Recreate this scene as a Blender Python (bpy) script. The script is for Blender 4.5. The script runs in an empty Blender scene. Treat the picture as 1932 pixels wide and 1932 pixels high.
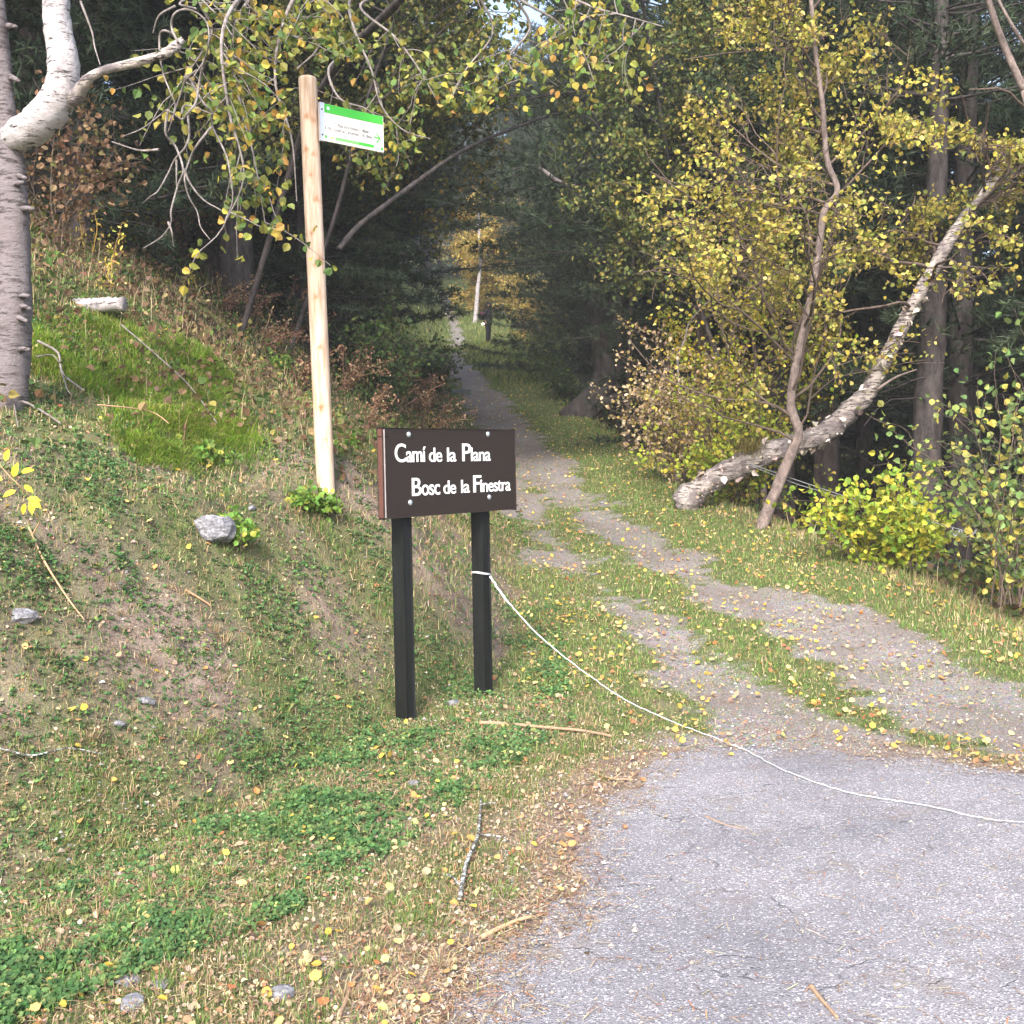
import bpy, bmesh, math
import numpy as np
from mathutils import Vector, Matrix

# ------------------------------------------------------------------ camera, world, sun, exposure
S = bpy.context.scene
COL = S.collection
CAM_Z = 1.55
cam_d = bpy.data.cameras.new('camera')
cam_d.sensor_fit = 'HORIZONTAL'
cam_d.angle = 2 * math.atan(966 / 2083)
cam_d.clip_start = 0.05
cam_d.clip_end = 2000
cam = bpy.data.objects.new('camera', cam_d)
COL.objects.link(cam)
RM = Matrix.Rotation(math.radians(90 - 2.8), 3, 'X') @ Matrix.Rotation(math.radians(-1.0), 3, 'Z')
cam.matrix_world = Matrix.Translation((0, 0, CAM_Z)) @ RM.to_4x4()
S.camera = cam
SUN_EL, SUN_AZ = 40, 193
world = bpy.data.worlds.new('World')
S.world = world
world.use_nodes = True
wn = world.node_tree
sky = wn.nodes.new('ShaderNodeTexSky')
sky.sky_type = 'NISHITA'
sky.sun_disc = False
sky.sun_elevation = math.radians(SUN_EL)
sky.sun_rotation = math.radians(SUN_AZ)
sky.air_density = 1.0
sky.dust_density = 3.0
bg = wn.nodes['Background']
bg.inputs['Strength'].default_value = 0.15
wn.links.new(sky.outputs[0], bg.inputs['Color'])
sun_d = bpy.data.lights.new('sun', 'SUN')
sun_d.energy = 2.0
sun_d.angle = math.radians(15)
sun_d.color = (1.0, 0.94, 0.86)
sun = bpy.data.objects.new('sun', sun_d)
COL.objects.link(sun)
_a, _e = math.radians(SUN_AZ), math.radians(SUN_EL)
sun_dir = Vector((math.sin(_a) * math.cos(_e), math.cos(_a) * math.cos(_e), math.sin(_e)))
sun.rotation_euler = sun_dir.to_track_quat('Z', 'Y').to_euler()
S.view_settings.view_transform = 'Standard'
S.view_settings.look = 'None'
S.view_settings.gamma = 1
S.view_settings.exposure = 1.82
S.cycles.max_bounces = 6
S.cycles.diffuse_bounces = 3
S.cycles.transmission_bounces = 3
S.cycles.use_denoising = True

# ------------------------------------------------------------------ numeric helpers
RNP = np.array(RM)

def W(u, v, Y):
    """point at depth Y seen at (u, v) of the 1932 px photograph"""
    d = RNP @ np.array([(u - 966) / 2083, -(v - 966) / 2083, -1.0])
    d = d / d[1] * Y
    return np.array([d[0], d[1], CAM_Z + d[2]])

def _hash(ix, iy, seed):
    h = (ix.astype(np.int64) * 374761393 + iy.astype(np.int64) * 668265263 + seed * 1442695041) & 0xffffffff
    h = ((h ^ (h >> 13)) * 1274126177) & 0xffffffff
    return ((h ^ (h >> 16)) & 0xffff) / 65535.0

def vnoise(x, y, s, seed=0):
    x = np.asarray(x, float) / s + 1000; y = np.asarray(y, float) / s + 1000
    ix, iy = np.floor(x), np.floor(y)
    fx, fy = x - ix, y - iy
    fx = fx * fx * (3 - 2 * fx); fy = fy * fy * (3 - 2 * fy)
    a = _hash(ix, iy, seed); b = _hash(ix + 1, iy, seed); c = _hash(ix, iy + 1, seed); d = _hash(ix + 1, iy + 1, seed)
    return (a * (1 - fx) + b * fx) * (1 - fy) + (c * (1 - fx) + d * fx) * fy

def fbm(x, y, s, seed=0, o=3):
    t, a, n = 0, 1, 0
    for k in range(o):
        t = t + a * vnoise(x, y, s / 2 ** k, seed + 17 * k); n += a; a *= .5
    return t / n

def sdist(x, y, line):
    """signed distance to a polyline, positive on its left"""
    x = np.asarray(x, float); y = np.asarray(y, float)
    best = np.full(x.shape, 1e9); sg = np.ones(x.shape)
    for (x0, y0), (x1, y1) in zip(line[:-1], line[1:]):
        dx, dy = x1 - x0, y1 - y0
        t = np.clip(((x - x0) * dx + (y - y0) * dy) / (dx * dx + dy * dy), 0, 1)
        px, py = x - x0 - t * dx, y - y0 - t * dy
        d = px * px + py * py
        s = np.where(dx * py - dy * px > 0, 1.0, -1.0)
        m = d < best - 1e-12
        best = np.where(m, d, best); sg = np.where(m, s, sg)
    return np.sqrt(best) * sg

def sm(a, b, x):
    t = np.clip((x - a) / (b - a), 0, 1)
    return t * t * (3 - 2 * t)

FOOT = [(-14, -6), (-6, 1.0), (-2.6, 3.1), (-1.5, 4.4), (-1.0, 5.7), (-.5, 6.85), (-.12, 7.5), (0, 8.7), (.04, 11.4), (-.29, 17.6), (-1.7, 29.5), (-2.6, 37.5), (-3.1, 49), (-5.8, 77), (-14, 170)]
EDGE = [(5.6, -20), (5.2, 0), (4.2, 6), (3.7, 7.9), (3.5, 9.9), (3.0, 11.8), (2.4, 15), (2.0, 19.6), (1.45, 24.8), (.75, 35), (.5, 46), (-1, 62), (-2.8, 77), (-8, 170)]
TRA = [(3.4, 4.9), (2.76, 5.94), (2.61, 6.92), (2.2, 8.8), (1.59, 10.3), (.89, 13.8), (.14, 21), (-.87, 29.3), (-1.85, 39), (-2.25, 49.4), (-4.54, 77)]
TRB = [(1.45, 5.6), (1.41, 6.1), (1.17, 7.6), (.83, 9.44), (.31, 12.3), (-.04, 17.6), (-.5, 24)]
ASPH = [(-1.6, -20), (-1.0, 0), (-.55, 2.0), (-.22, 2.96), (-.12, 3.38), (.13, 3.84), (.22, 4.3), (.42, 4.98), (.87, 5.66), (1.46, 5.7), (1.94, 5.5), (2.46, 5.28), (4, 4.9), (9, 4.4), (30, 2)]

def Lv(y):
    return np.interp(y, [-60, 5.6, 6.8, 9, 20, 50, 80, 170], [0, 0, .06, .33, 1.7, 6.85, 13.9, 34])

def H(x, y):
    x = np.asarray(x, float); y = np.asarray(y, float)
    d = sdist(x, y, FOOT)
    e = -sdist(x, y, EDGE)
    steep = sm(4.6, 6.4, y)
    h1 = np.interp(d, [0, .25, .5, 1.05, 2.2, 3.6, 8, 60, 140], [0, .30, .62, 1.3, 1.85, 2.9, 5.2, 27, 50])
    h0 = np.interp(d, [0, .5, 1.1, 2.2, 3.6, 8, 60, 140], [0, .42, 1.05, 1.8, 2.8, 5.2, 27, 50])
    h2 = np.interp(d, [0, .5, 1.05, 2.2, 3.6, 8, 60, 140], [0, .16, .55, 1.5, 2.7, 5.2, 27, 50])
    h = h1 * steep + h0 * (1 - steep)
    k = sm(8.6, 12, y); h = h * (1 - k) + h2 * k
    h = np.where(d > 0, h, 0)
    dr = np.interp(e, [0, .4, 1.5, 5, 14, 60, 140], [0, -.15, -.9, -3.0, -5.5, -12, -20])
    dr = np.where(e > 0, dr, 0)
    dr = dr * sm(60, 40, y) + sm(40, 60, y) * np.where(e > 0, -.12 * e, 0)
    z = Lv(y) + h + dr
    rough = .02 + .10 * sm(.1, 1.2, d) + .10 * sm(.2, 2, e)
    z = z + (fbm(x, y, .9, 3) - .5) * 2 * rough * sm(0, .5, np.maximum(d, e) + .25)
    z = z + (fbm(x, y, .22, 5) - .5) * (.015 + .07 * sm(.05, .4, d)) * sm(0, 3, y) * sm(-.1, .3, -sdist(x, y, ASPH) * -1 + .0)
    z = z + (fbm(x, y, .075, 7, 2) - .5) * .030 * sm(.0, .4, d) * sm(12, 8, y)
    # ruts
    ta = np.minimum(np.abs(sdist(x, y, TRA)), np.abs(sdist(x, y, TRB)))
    z = z - .035 * np.exp(-(ta / .25) ** 2) * sm(5.9, 7.5, y)
    return z

def Hs(x, y):
    return float(H(np.array([x]), np.array([y]))[0])

def G(u, v, y0=2.4, y1=90):
    """ground point seen at a pixel"""
    ys = np.concatenate([np.arange(y0, 20, .03), np.arange(20, y1, .2)])
    p = np.array([W(u, v, q) for q in ys])
    k = np.argmax(p[:, 2] <= H(p[:, 0], p[:, 1]))
    return np.array([p[k, 0], p[k, 1], Hs(p[k, 0], p[k, 1])])

def masks(x, y):
    """0..1 masks: asphalt, gravel track, left bank, right slope"""
    a = -sdist(x, y, ASPH) + .03 + (fbm(x, y, .6, 21, 4) - .5) * .34 + (fbm(x, y, .10, 22, 3) - .5) * .18
    ta = np.abs(sdist(x, y, TRA)); tb = np.abs(sdist(x, y, TRB))
    wa = np.interp(y, [5, 9, 20, 36, 41, 45, 47, 60], [.42, .34, .50, .46, .30, -.1, .26, .26])
    wb = np.interp(y, [5.5, 6.4, 9, 15, 20, 23], [.75, .42, .22, .26, .2, 0])
    nz = (fbm(x, y, .9, 31, 4) - .5) * .9 + (fbm(x, y, .13, 33, 3) - .5) * .45
    tr = np.maximum(sm(.26, -.26, ta - wa + nz), sm(.26, -.26, tb - wb * .85 + nz) * .80)
    return a, tr, sdist(x, y, FOOT), -sdist(x, y, EDGE)

# ------------------------------------------------------------------ mesh builder
class MB:
    def __init__(self):
        self.V, self.F, self.C, self.n = [], [], [], 0
    def add(self, v, f, c=(1, 1, 1)):
        v = np.asarray(v, np.float32).reshape(-1, 3)
        f = np.asarray(f, np.int64)
        c = np.asarray(c, np.float32)
        if c.ndim == 1:
            c = np.repeat(c[None, :], len(v), 0)
        self.V.append(v); self.C.append(c); self.F.append(f + self.n); self.n += len(v)
    def arrays(self):
        return np.concatenate(self.V), self.F, np.concatenate(self.C)

OFF = {}
def mk(name, mb, mat, parent=None, origin=None, smooth=False):
    v, F, c = mb.arrays()
    if parent is not None:
        origin = OFF[parent.name]
    origin = np.zeros(3) if origin is None else np.asarray(origin, float)
    me = bpy.data.meshes.new(name)
    me.vertices.add(len(v))
    me.vertices.foreach_set('co', (v - origin.astype(np.float32)).ravel())
    li = np.concatenate([f.ravel() for f in F])
    lens = np.concatenate([np.full(len(f), f.shape[1]) for f in F])
    me.loops.add(len(li)); me.loops.foreach_set('vertex_index', li)
    me.polygons.add(len(lens))
    me.polygons.foreach_set('loop_start', np.concatenate([[0], np.cumsum(lens)[:-1]]))
    me.polygons.foreach_set('use_smooth', np.full(len(lens), smooth))
    me.update(calc_edges=True)
    ca = me.color_attributes.new('Col', 'FLOAT_COLOR', 'POINT')
    ca.data.foreach_set('color', np.concatenate([c, np.ones((len(c), 1), np.float32)], 1).ravel())
    if mat: me.materials.append(mat)
    o = bpy.data.objects.new(name, me)
    COL.objects.link(o)
    if parent is not None:
        o.parent = parent
    else:
        o.location = origin
    OFF[o.name] = origin
    return o

def thing(name, label, cat, loc, group=None):
    o = bpy.data.objects.new(name, None)
    o.empty_display_size = .2
    COL.objects.link(o)
    o.location = loc
    o['label'] = label; o['category'] = cat
    if group: o['group'] = group
    OFF[o.name] = np.asarray(loc, float)
    return o

def tag(o, label=None, cat=None, group=None, kind=None):
    if label: o['label'] = label
    if cat: o['category'] = cat
    if group: o['group'] = group
    if kind: o['kind'] = kind
    return o

def tube(mb, P, r, sides=7, col=(1, 1, 1), rough=0, rng=None, cap=True):
    P = np.asarray(P, float); n = len(P)
    r = np.broadcast_to(np.asarray(r, float), (n,))
    T = np.gradient(P, axis=0); T /= np.linalg.norm(T, axis=1)[:, None] + 1e-9
    up = np.array([0, 0, 1.0]) if abs(T[0, 2]) < .9 else np.array([1.0, 0, 0])
    A = np.cross(up, T[0]); A /= np.linalg.norm(A)
    As = []
    for i in range(n):
        A = A - T[i] * (A @ T[i]); A /= np.linalg.norm(A) + 1e-9
        As.append(A)
    As = np.array(As); Bs = np.cross(T, As)
    th = np.linspace(0, 2 * np.pi, sides, endpoint=False)
    rr = r[:, None] * np.ones((1, sides))
    if rough and rng is not None:
        rr = rr * (1 + rough * rng.standard_normal((n, sides)))
    V = P[:, None, :] + rr[..., None] * (np.cos(th)[None, :, None] * As[:, None, :] + np.sin(th)[None, :, None] * Bs[:, None, :])
    idx = np.arange(n * sides).reshape(n, sides)
    a = idx[:-1]; b = np.roll(idx, -1, 1)[:-1]; c = np.roll(idx, -1, 1)[1:]; d = idx[1:]
    V = V.reshape(-1, 3)
    F = np.stack([a, b, c, d], -1).reshape(-1, 4)
    mb.add(V, F, col)
    if cap:
        base = mb.n - len(V)
        for ring, p in ((idx[0][::-1], P[0]), (idx[-1], P[-1])):
            mb.V.append(np.asarray(p, np.float32).reshape(1, 3)); mb.C.append(np.asarray([col], np.float32) if np.ndim(col) == 1 else np.asarray(col, np.float32)[:1])
            ci = mb.n; mb.n += 1
            f = np.stack([ring + base, np.roll(ring, -1) + base, np.full(sides, ci)], -1)
            mb.F.append(f)

def smooth_path(P, n):
    """Catmull-Rom through control points"""
    P = np.asarray(P, float)
    Q = np.concatenate([[2 * P[0] - P[1]], P, [2 * P[-1] - P[-2]]])
    t = np.linspace(0, len(P) - 1 - 1e-6, n)
    i = t.astype(int); f = (t - i)[:, None]
    p0, p1, p2, p3 = Q[i], Q[i + 1], Q[i + 2], Q[i + 3]
    return .5 * ((2 * p1) + (-p0 + p2) * f + (2 * p0 - 5 * p1 + 4 * p2 - p3) * f * f + (-p0 + 3 * p1 - 3 * p2 + p3) * f ** 3)

def frames(rng, n, up=None, spread=1.0):
    """n random orthonormal frames; with 'up' the normals stay near it"""
    N = rng.standard_normal((n, 3))
    if up is not None:
        N = np.asarray(up) + N * spread
    N /= np.linalg.norm(N, axis=1)[:, None]
    T = np.cross(N, rng.standard_normal((n, 3)))
    T /= np.linalg.norm(T, axis=1)[:, None]
    return T, np.cross(N, T), N

LEAF = np.array([(0, 0, 0), (.36, .22, .08), (.40, .58, .10), (0, 1, -.06), (-.40, .58, .10), (-.36, .22, .08)])
NARROW = np.array([(0, 0, 0), (.16, .22, .05), (.17, .6, .05), (0, 1, -.08), (-.17, .6, .05), (-.16, .22, .05)])
ROUND = np.array([(0, 0, 0), (.44, .2, .05), (.48, .62, .08), (0, .98, 0), (-.48, .62, .08), (-.44, .2, .05)])
def leaves(mb, rng, P, size, col, shape=LEAF, up=None, spread=1.0, hang=0):
    P = np.asarray(P, float); n = len(P)
    if n == 0: return
    size = np.broadcast_to(np.asarray(size, float), (n,))
    T, B, N = frames(rng, n, up, spread)
    if hang:
        T = T + np.array([0, 0, -hang]); T /= np.linalg.norm(T, axis=1)[:, None]
        B = np.cross(N, T); B /= np.linalg.norm(B, axis=1)[:, None]; N = np.cross(T, B)
    k = shape
    curl = (rng.random(n) * 2 - .6)
    V = P[:, None, :] + size[:, None, None] * (k[None, :, 0, None] * B[:, None, :] + k[None, :, 1, None] * T[:, None, :] + (k[None, :, 2] * (1 + curl[:, None]))[..., None] * N[:, None, :])
    base = np.arange(n)[:, None] * 6
    F = np.concatenate([base + np.array([0, 1, 2, 3]), base + np.array([0, 3, 4, 5])])
    mb.add(V.reshape(-1, 3), F, np.repeat(np.asarray(col), 6, 0))

def blades(mb, rng, P, h, w, col, lean=.5, dirv=None):
    """curved grass blades"""
    n = len(P)
    if n == 0: return
    h = np.broadcast_to(h, (n,)); w = np.broadcast_to(w, (n,))
    a = rng.random(n) * 2 * np.pi
    L = np.stack([np.cos(a), np.sin(a), 0 * a], 1) * (rng.random(n) * lean)[:, None]
    if dirv is not None: L = L + np.asarray(dirv)
    a2 = rng.random(n) * 2 * np.pi
    Sd = np.stack([np.cos(a2), np.sin(a2), 0 * a2], 1) * w[:, None] * .5
    up = np.array([0, 0, 1.0])
    m = P + (up * .55 + L * .35) * h[:, None]
    t = P + (up * (1 - .35 * np.linalg.norm(L, axis=1)[:, None]) + L) * h[:, None]
    V = np.stack([P - Sd, P + Sd, m + Sd * .8, m - Sd * .8, t], 1)
    b = np.arange(n)[:, None] * 5
    mb.add(V.reshape(-1, 3), b + np.array([0, 1, 2, 3]), np.repeat(col, 5, 0))
    mb.F.append(b + np.array([3, 2, 4]) + (mb.n - 5 * n))

def pick(rng, pal, n, var=.18):
    """palette rows: (weight, r, g, b)"""
    pal = np.array(pal, float)
    i = rng.choice(len(pal), n, p=pal[:, 0] / pal[:, 0].sum())
    return pal[i, 1:] * (1 + var * rng.standard_normal((n, 1))).clip(.4, 1.8) * (1 + .06 * rng.standard_normal((n, 3)))

# ------------------------------------------------------------------ materials
def newmat(name):
    m = bpy.data.materials.new(name); m.use_nodes = True
    nt = m.node_tree
    b = nt.nodes['Principled BSDF']
    b.inputs['Specular IOR Level'].default_value = .25
    return m, nt, b

def N(nt, t, **k):
    n = nt.nodes.new(t)
    for a, v in k.items():
        if a in n.inputs: n.inputs[a].default_value = v
        else: setattr(n, a, v)
    return n

def noise(nt, scale, coord=None, detail=4, rough=.55, vec=None):
    n = N(nt, 'ShaderNodeTexNoise'); n.inputs['Scale'].default_value = scale
    n.inputs['Detail'].default_value = detail; n.inputs['Roughness'].default_value = rough
    if vec: nt.links.new(vec, n.inputs['Vector'])
    return n.outputs['Fac']

def ramp(nt, src, stops):
    r = nt.nodes.new('ShaderNodeValToRGB')
    while len(r.color_ramp.elements) < len(stops): r.color_ramp.elements.new(.5)
    for e, (p, c) in zip(r.color_ramp.elements, stops):
        e.position = p; e.color = (*c, 1) if len(c) == 3 else c
    nt.links.new(src, r.inputs[0])
    return r.outputs[0]

def mixc(nt, fac, a, b, mode='MIX'):
    m = nt.nodes.new('ShaderNodeMix'); m.data_type = 'RGBA'; m.blend_type = mode
    for s, i in ((fac, 0), (a, 6), (b, 7)):
        if isinstance(s, (int, float)): m.inputs[i].default_value = s
        elif isinstance(s, tuple): m.inputs[i].default_value = (*s, 1)
        else: nt.links.new(s, m.inputs[i])
    return m.outputs[2]

def bump(nt, b, h, strength=.5, dist=.01):
    n = nt.nodes.new('ShaderNodeBump'); n.inputs['Strength'].default_value = strength; n.inputs['Distance'].default_value = dist
    nt.links.new(h, n.inputs['Height']); nt.links.new(n.outputs[0], b.inputs['Normal'])

def math_(nt, op, a, b=None):
    m = nt.nodes.new('ShaderNodeMath'); m.operation = op
    for i, s in enumerate((a, b)):
        if s is None: continue
        if isinstance(s, (int, float)): m.inputs[i].default_value = s
        else: nt.links.new(s, m.inputs[i])
    return m.outputs[0]

def objcoord(nt, scale=(1, 1, 1)):
    tc = nt.nodes.new('ShaderNodeTexCoord'); mp = nt.nodes.new('ShaderNodeMapping')
    mp.inputs['Scale'].default_value = scale
    nt.links.new(tc.outputs['Object'], mp.inputs['Vector'])
    return mp.outputs[0]

def plain(name, col, rough=.6, metal=0, var=.25, scale=20, bmp=.2):
    m, nt, b = newmat(name)
    f = noise(nt, scale, vec=objcoord(nt))
    c = mixc(nt, f, tuple(x * (1 - var) for x in col), tuple(min(1, x * (1 + var)) for x in col))
    nt.links.new(c, b.inputs['Base Color'])
    b.inputs['Roughness'].default_value = rough; b.inputs['Metallic'].default_value = metal
    if bmp: bump(nt, b, f, bmp)
    return m

def leafmat(name, trans=.35, rough=.55, spec=.25):
    m, nt, b = newmat(name)
    at = nt.nodes.new('ShaderNodeVertexColor'); at.layer_name = 'Col'
    f = noise(nt, 60, vec=objcoord(nt), detail=2)
    c = mixc(nt, .35, at.outputs[0], mixc(nt, f, (.55, .5, .4), (1.4, 1.4, 1.2)), 'MULTIPLY')
    nt.links.new(c, b.inputs['Base Color'])
    b.inputs['Roughness'].default_value = rough; b.inputs['Specular IOR Level'].default_value = spec
    if trans:
        t = nt.nodes.new('ShaderNodeBsdfTranslucent'); nt.links.new(c, t.inputs['Color'])
        mx = nt.nodes.new('ShaderNodeMixShader'); mx.inputs[0].default_value = trans
        nt.links.new(b.outputs[0], mx.inputs[1]); nt.links.new(t.outputs[0], mx.inputs[2])
        nt.links.new(mx.outputs[0], nt.nodes['Material Output'].inputs[0])
    return m

def bark(name, light, dark, sc=8, stretch=.25, thr=(.42, .6), bmp=.6):
    m, nt, b = newmat(name)
    f = noise(nt, sc, vec=objcoord(nt, (1, 1, stretch)), detail=6, rough=.65)
    g = noise(nt, sc * 5, vec=objcoord(nt, (1, 1, stretch)), detail=4, rough=.7)
    h = math_(nt, 'ADD', math_(nt, 'MULTIPLY', f, .6), math_(nt, 'MULTIPLY', g, .4))
    c = ramp(nt, h, [(thr[0], dark), (thr[1], light)])
    nt.links.new(c, b.inputs['Base Color']); b.inputs['Roughness'].default_value = .9
    bump(nt, b, h, bmp, .02)
    return m

M = {}
M['leaf'] = leafmat('leaf')
M['needle'] = leafmat('needle', .1, .6)
M['grass'] = leafmat('grass_blade', .3, .6, .15)
M['dry'] = leafmat('dry_plant', .15, .8, .1)
M['stone_col'] = leafmat('stone_piece', 0, .85)
M['pine_bark'] = bark('pine_bark', (.125, .10, .098), (.04, .034, .034), 9, .3)
M['dark_bark'] = bark('dark_bark', (.085, .072, .072), (.026, .023, .024), 9, .3)
M['twig'] = bark('grey_twig', (.30, .27, .26), (.13, .11, .10), 30, .5)
M['shrub_twig'] = bark('shrub_twig', (.16, .12, .10), (.07, .05, .04), 30, .5)
M['brown_bark'] = bark('brown_bark', (.27, .215, .195), (.11, .085, .08), 14, .6)

def birch_bark(name, base, greyness, scale_dark=(.60, .66)):
    m, nt, b = newmat(name)
    v1 = objcoord(nt, (5, 5, 26))
    f = noise(nt, 1.6, vec=v1, detail=5, rough=.7)
    g = noise(nt, 6, vec=objcoord(nt, (1, 1, 1)), detail=6, rough=.7)
    s = noise(nt, 46, vec=objcoord(nt, (1, 1, 1.6)), detail=4, rough=.75)
    c0 = mixc(nt, s, tuple(x * .55 for x in base), tuple(min(.92, x * 1.3) for x in base))
    c1 = mixc(nt, ramp(nt, f, [(scale_dark[0], (0, 0, 0)), (scale_dark[1], (1, 1, 1))]), c0, (.05, .042, .04))
    c2 = mixc(nt, ramp(nt, g, [(.62 - .25 * greyness, (0, 0, 0)), (.78 - .2 * greyness, (1, 1, 1))]), c1, (.17, .145, .15))
    nt.links.new(c2, b.inputs['Base Color']); b.inputs['Roughness'].default_value = .75
    bump(nt, b, math_(nt, 'ADD', s, math_(nt, 'MULTIPLY', f, .6)), .8, .015)
    return m
M['birch_white'] = birch_bark('white_birch_bark', (.46, .43, .44), .30, (.55, .62))
M['birch_grey'] = birch_bark('grey_birch_bark', (.20, .175, .185), .72, (.50, .58))
M['birch_peel'] = birch_bark('peeling_birch_bark', (.50, .45, .42), .85, (.50, .56))

# ground and path share one surface, blended by masks measured on the terrain
def ground_mat(name):
    m, nt, b = newmat(name)
    def att(n):
        a = nt.nodes.new('ShaderNodeAttribute'); a.attribute_name = n
        return a.outputs['Fac']
    co = objcoord(nt)
    big = noise(nt, 1.3, vec=co, detail=5); mid = noise(nt, 9, vec=co, detail=6, rough=.7); fine = noise(nt, 90, vec=co, detail=4, rough=.75)
    vor = N(nt, 'ShaderNodeTexVoronoi'); vor.inputs['Scale'].default_value = 55; nt.links.new(co, vor.inputs['Vector'])
    soil = ramp(nt, math_(nt, 'ADD', math_(nt, 'MULTIPLY', mid, .5), math_(nt, 'MULTIPLY', fine, .5)), [(.36, (.10, .075, .06)), (.5, (.26, .20, .165)), (.64, (.42, .34, .28))])
    gravel0 = ramp(nt, fine, [(.34, (.12, .108, .105)), (.5, (.265, .245, .24)), (.66, (.45, .425, .415))])
    hue = mixc(nt, .5, gravel0, mixc(nt, .55, vor.outputs['Color'], (.5, .5, .5)), 'OVERLAY')
    gravel = mixc(nt, ramp(nt, big, [(.4, (0, 0, 0)), (.62, (1, 1, 1))]), hue, mixc(nt, .5, gravel0, (.185, .148, .125)))
    turf = ramp(nt, math_(nt, 'ADD', math_(nt, 'MULTIPLY', mid, .6), math_(nt, 'MULTIPLY', fine, .4)), [(.35, (.05, .07, .025)), (.5, (.11, .14, .05)), (.65, (.24, .21, .11))])
    duff = ramp(nt, mid, [(.35, (.03, .024, .018)), (.55, (.085, .062, .04)), (.7, (.15, .11, .07))])
    def edge(a, k=.5):
        s = math_(nt, 'ADD', a, math_(nt, 'MULTIPLY', math_(nt, 'SUBTRACT', mid, .5), k * 1.6))
        return ramp(nt, math_(nt, 'ADD', s, math_(nt, 'MULTIPLY', math_(nt, 'SUBTRACT', fine, .5), k * 1.8)), [(.30, (0, 0, 0)), (.70, (1, 1, 1))])
    c = mixc(nt, edge(att('turf')), soil, turf)
    c = mixc(nt, edge(att('duff')), c, duff)
    c = mixc(nt, edge(att('track')), c, gravel)
    nt.links.new(c, b.inputs['Base Color']); b.inputs['Roughness'].default_value = .95; b.inputs['Specular IOR Level'].default_value = .1
    bump(nt, b, math_(nt, 'ADD', math_(nt, 'MULTIPLY', mid, .7), fine), .8, .025)
    return m
M['ground'] = ground_mat('forest_ground')

m, nt, b = newmat('asphalt')
co = objcoord(nt)
f1 = noise(nt, 200, vec=co, detail=3, rough=.8); f2 = noise(nt, 1.1, vec=co, detail=4); f3 = noise(nt, 7, vec=co, detail=4)
vo = N(nt, 'ShaderNodeTexVoronoi'); vo.inputs['Scale'].default_value = 170; nt.links.new(co, vo.inputs['Vector'])
vo2 = N(nt, 'ShaderNodeTexVoronoi'); vo2.inputs['Scale'].default_value = 60; nt.links.new(co, vo2.inputs['Vector'])
c = ramp(nt, f1, [(.3, (.13, .128, .138)), (.5, (.235, .23, .248)), (.7, (.36, .35, .375))])
sep = nt.nodes.new('ShaderNodeSeparateColor'); nt.links.new(vo.outputs['Color'], sep.inputs[0])
c = mixc(nt, ramp(nt, sep.outputs[0], [(.86, (0, 0, 0)), (.9, (.8, .8, .8))]), c, (.55, .54, .56))
c = mixc(nt, ramp(nt, sep.outputs[1], [(.88, (0, 0, 0)), (.93, (.7, .7, .7))]), c, (.10, .10, .12))
c = mixc(nt, .6, c, ramp(nt, f2, [(.35, (.66, .66, .70)), (.6, (1.15, 1.13, 1.13))]), 'MULTIPLY')
c = mixc(nt, .5, c, ramp(nt, f3, [(.3, (.85, .84, .84)), (.7, (1.12, 1.12, 1.12))]), 'MULTIPLY')
cr = N(nt, 'ShaderNodeTexVoronoi'); cr.feature = 'DISTANCE_TO_EDGE'; cr.inputs['Scale'].default_value = .8
wob = nt.nodes.new('ShaderNodeVectorMath'); wob.operation = 'ADD'
nz3 = N(nt, 'ShaderNodeTexNoise'); nz3.inputs['Scale'].default_value = 3.5; nz3.inputs['Detail'].default_value = 6; nt.links.new(co, nz3.inputs['Vector'])
sc3 = nt.nodes.new('ShaderNodeVectorMath'); sc3.operation = 'SCALE'; sc3.inputs['Scale'].default_value = .5; nt.links.new(nz3.outputs['Color'], sc3.inputs[0])
nt.links.new(co, wob.inputs[0]); nt.links.new(sc3.outputs[0], wob.inputs[1]); nt.links.new(wob.outputs[0], cr.inputs['Vector'])
ck = math_(nt, 'MULTIPLY', ramp(nt, cr.outputs['Distance'], [(.0012, (1, 1, 1)), (.005, (0, 0, 0))]), ramp(nt, f3, [(.47, (0, 0, 0)), (.55, (1, 1, 1))]))
c = mixc(nt, math_(nt, 'MULTIPLY', ck, .55), c, (.09, .085, .085))
dirt = ramp(nt, noise(nt, 2.3, vec=co, detail=7, rough=.7), [(.55, (0, 0, 0)), (.72, (.75, .75, .75))])
c = mixc(nt, dirt, c, (.20, .165, .14))
nt.links.new(c, b.inputs['Base Color']); b.inputs['Roughness'].default_value = .85
bump(nt, b, math_(nt, 'SUBTRACT', math_(nt, 'ADD', f1, vo.outputs['Distance']), math_(nt, 'MULTIPLY', ck, 2)), .8, .006)
M['asphalt'] = m

# ------------------------------------------------------------------ the terrain: ground, path and road
ys = [-30.0]
while ys[-1] < 175:
    y = ys[-1]
    ys.append(y + (1.0 if y < -2 else .15 if y < 2.2 else .028 if y < 7.8 else .028 * (y / 7.8) ** 1.35))
ys = np.array(ys)
NC = 560
s_ = np.linspace(-1, 1, NC)
k_ = 3.6
Wd = 9 + 1.25 * np.maximum(ys, 0)
XX = np.sinh(k_ * s_)[None, :] / np.sinh(k_) * Wd[:, None]
YY = np.repeat(ys[:, None], NC, 1)
ZZ = H(XX, YY)
A_, T_, D_, E_ = masks(XX, YY)
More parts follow.
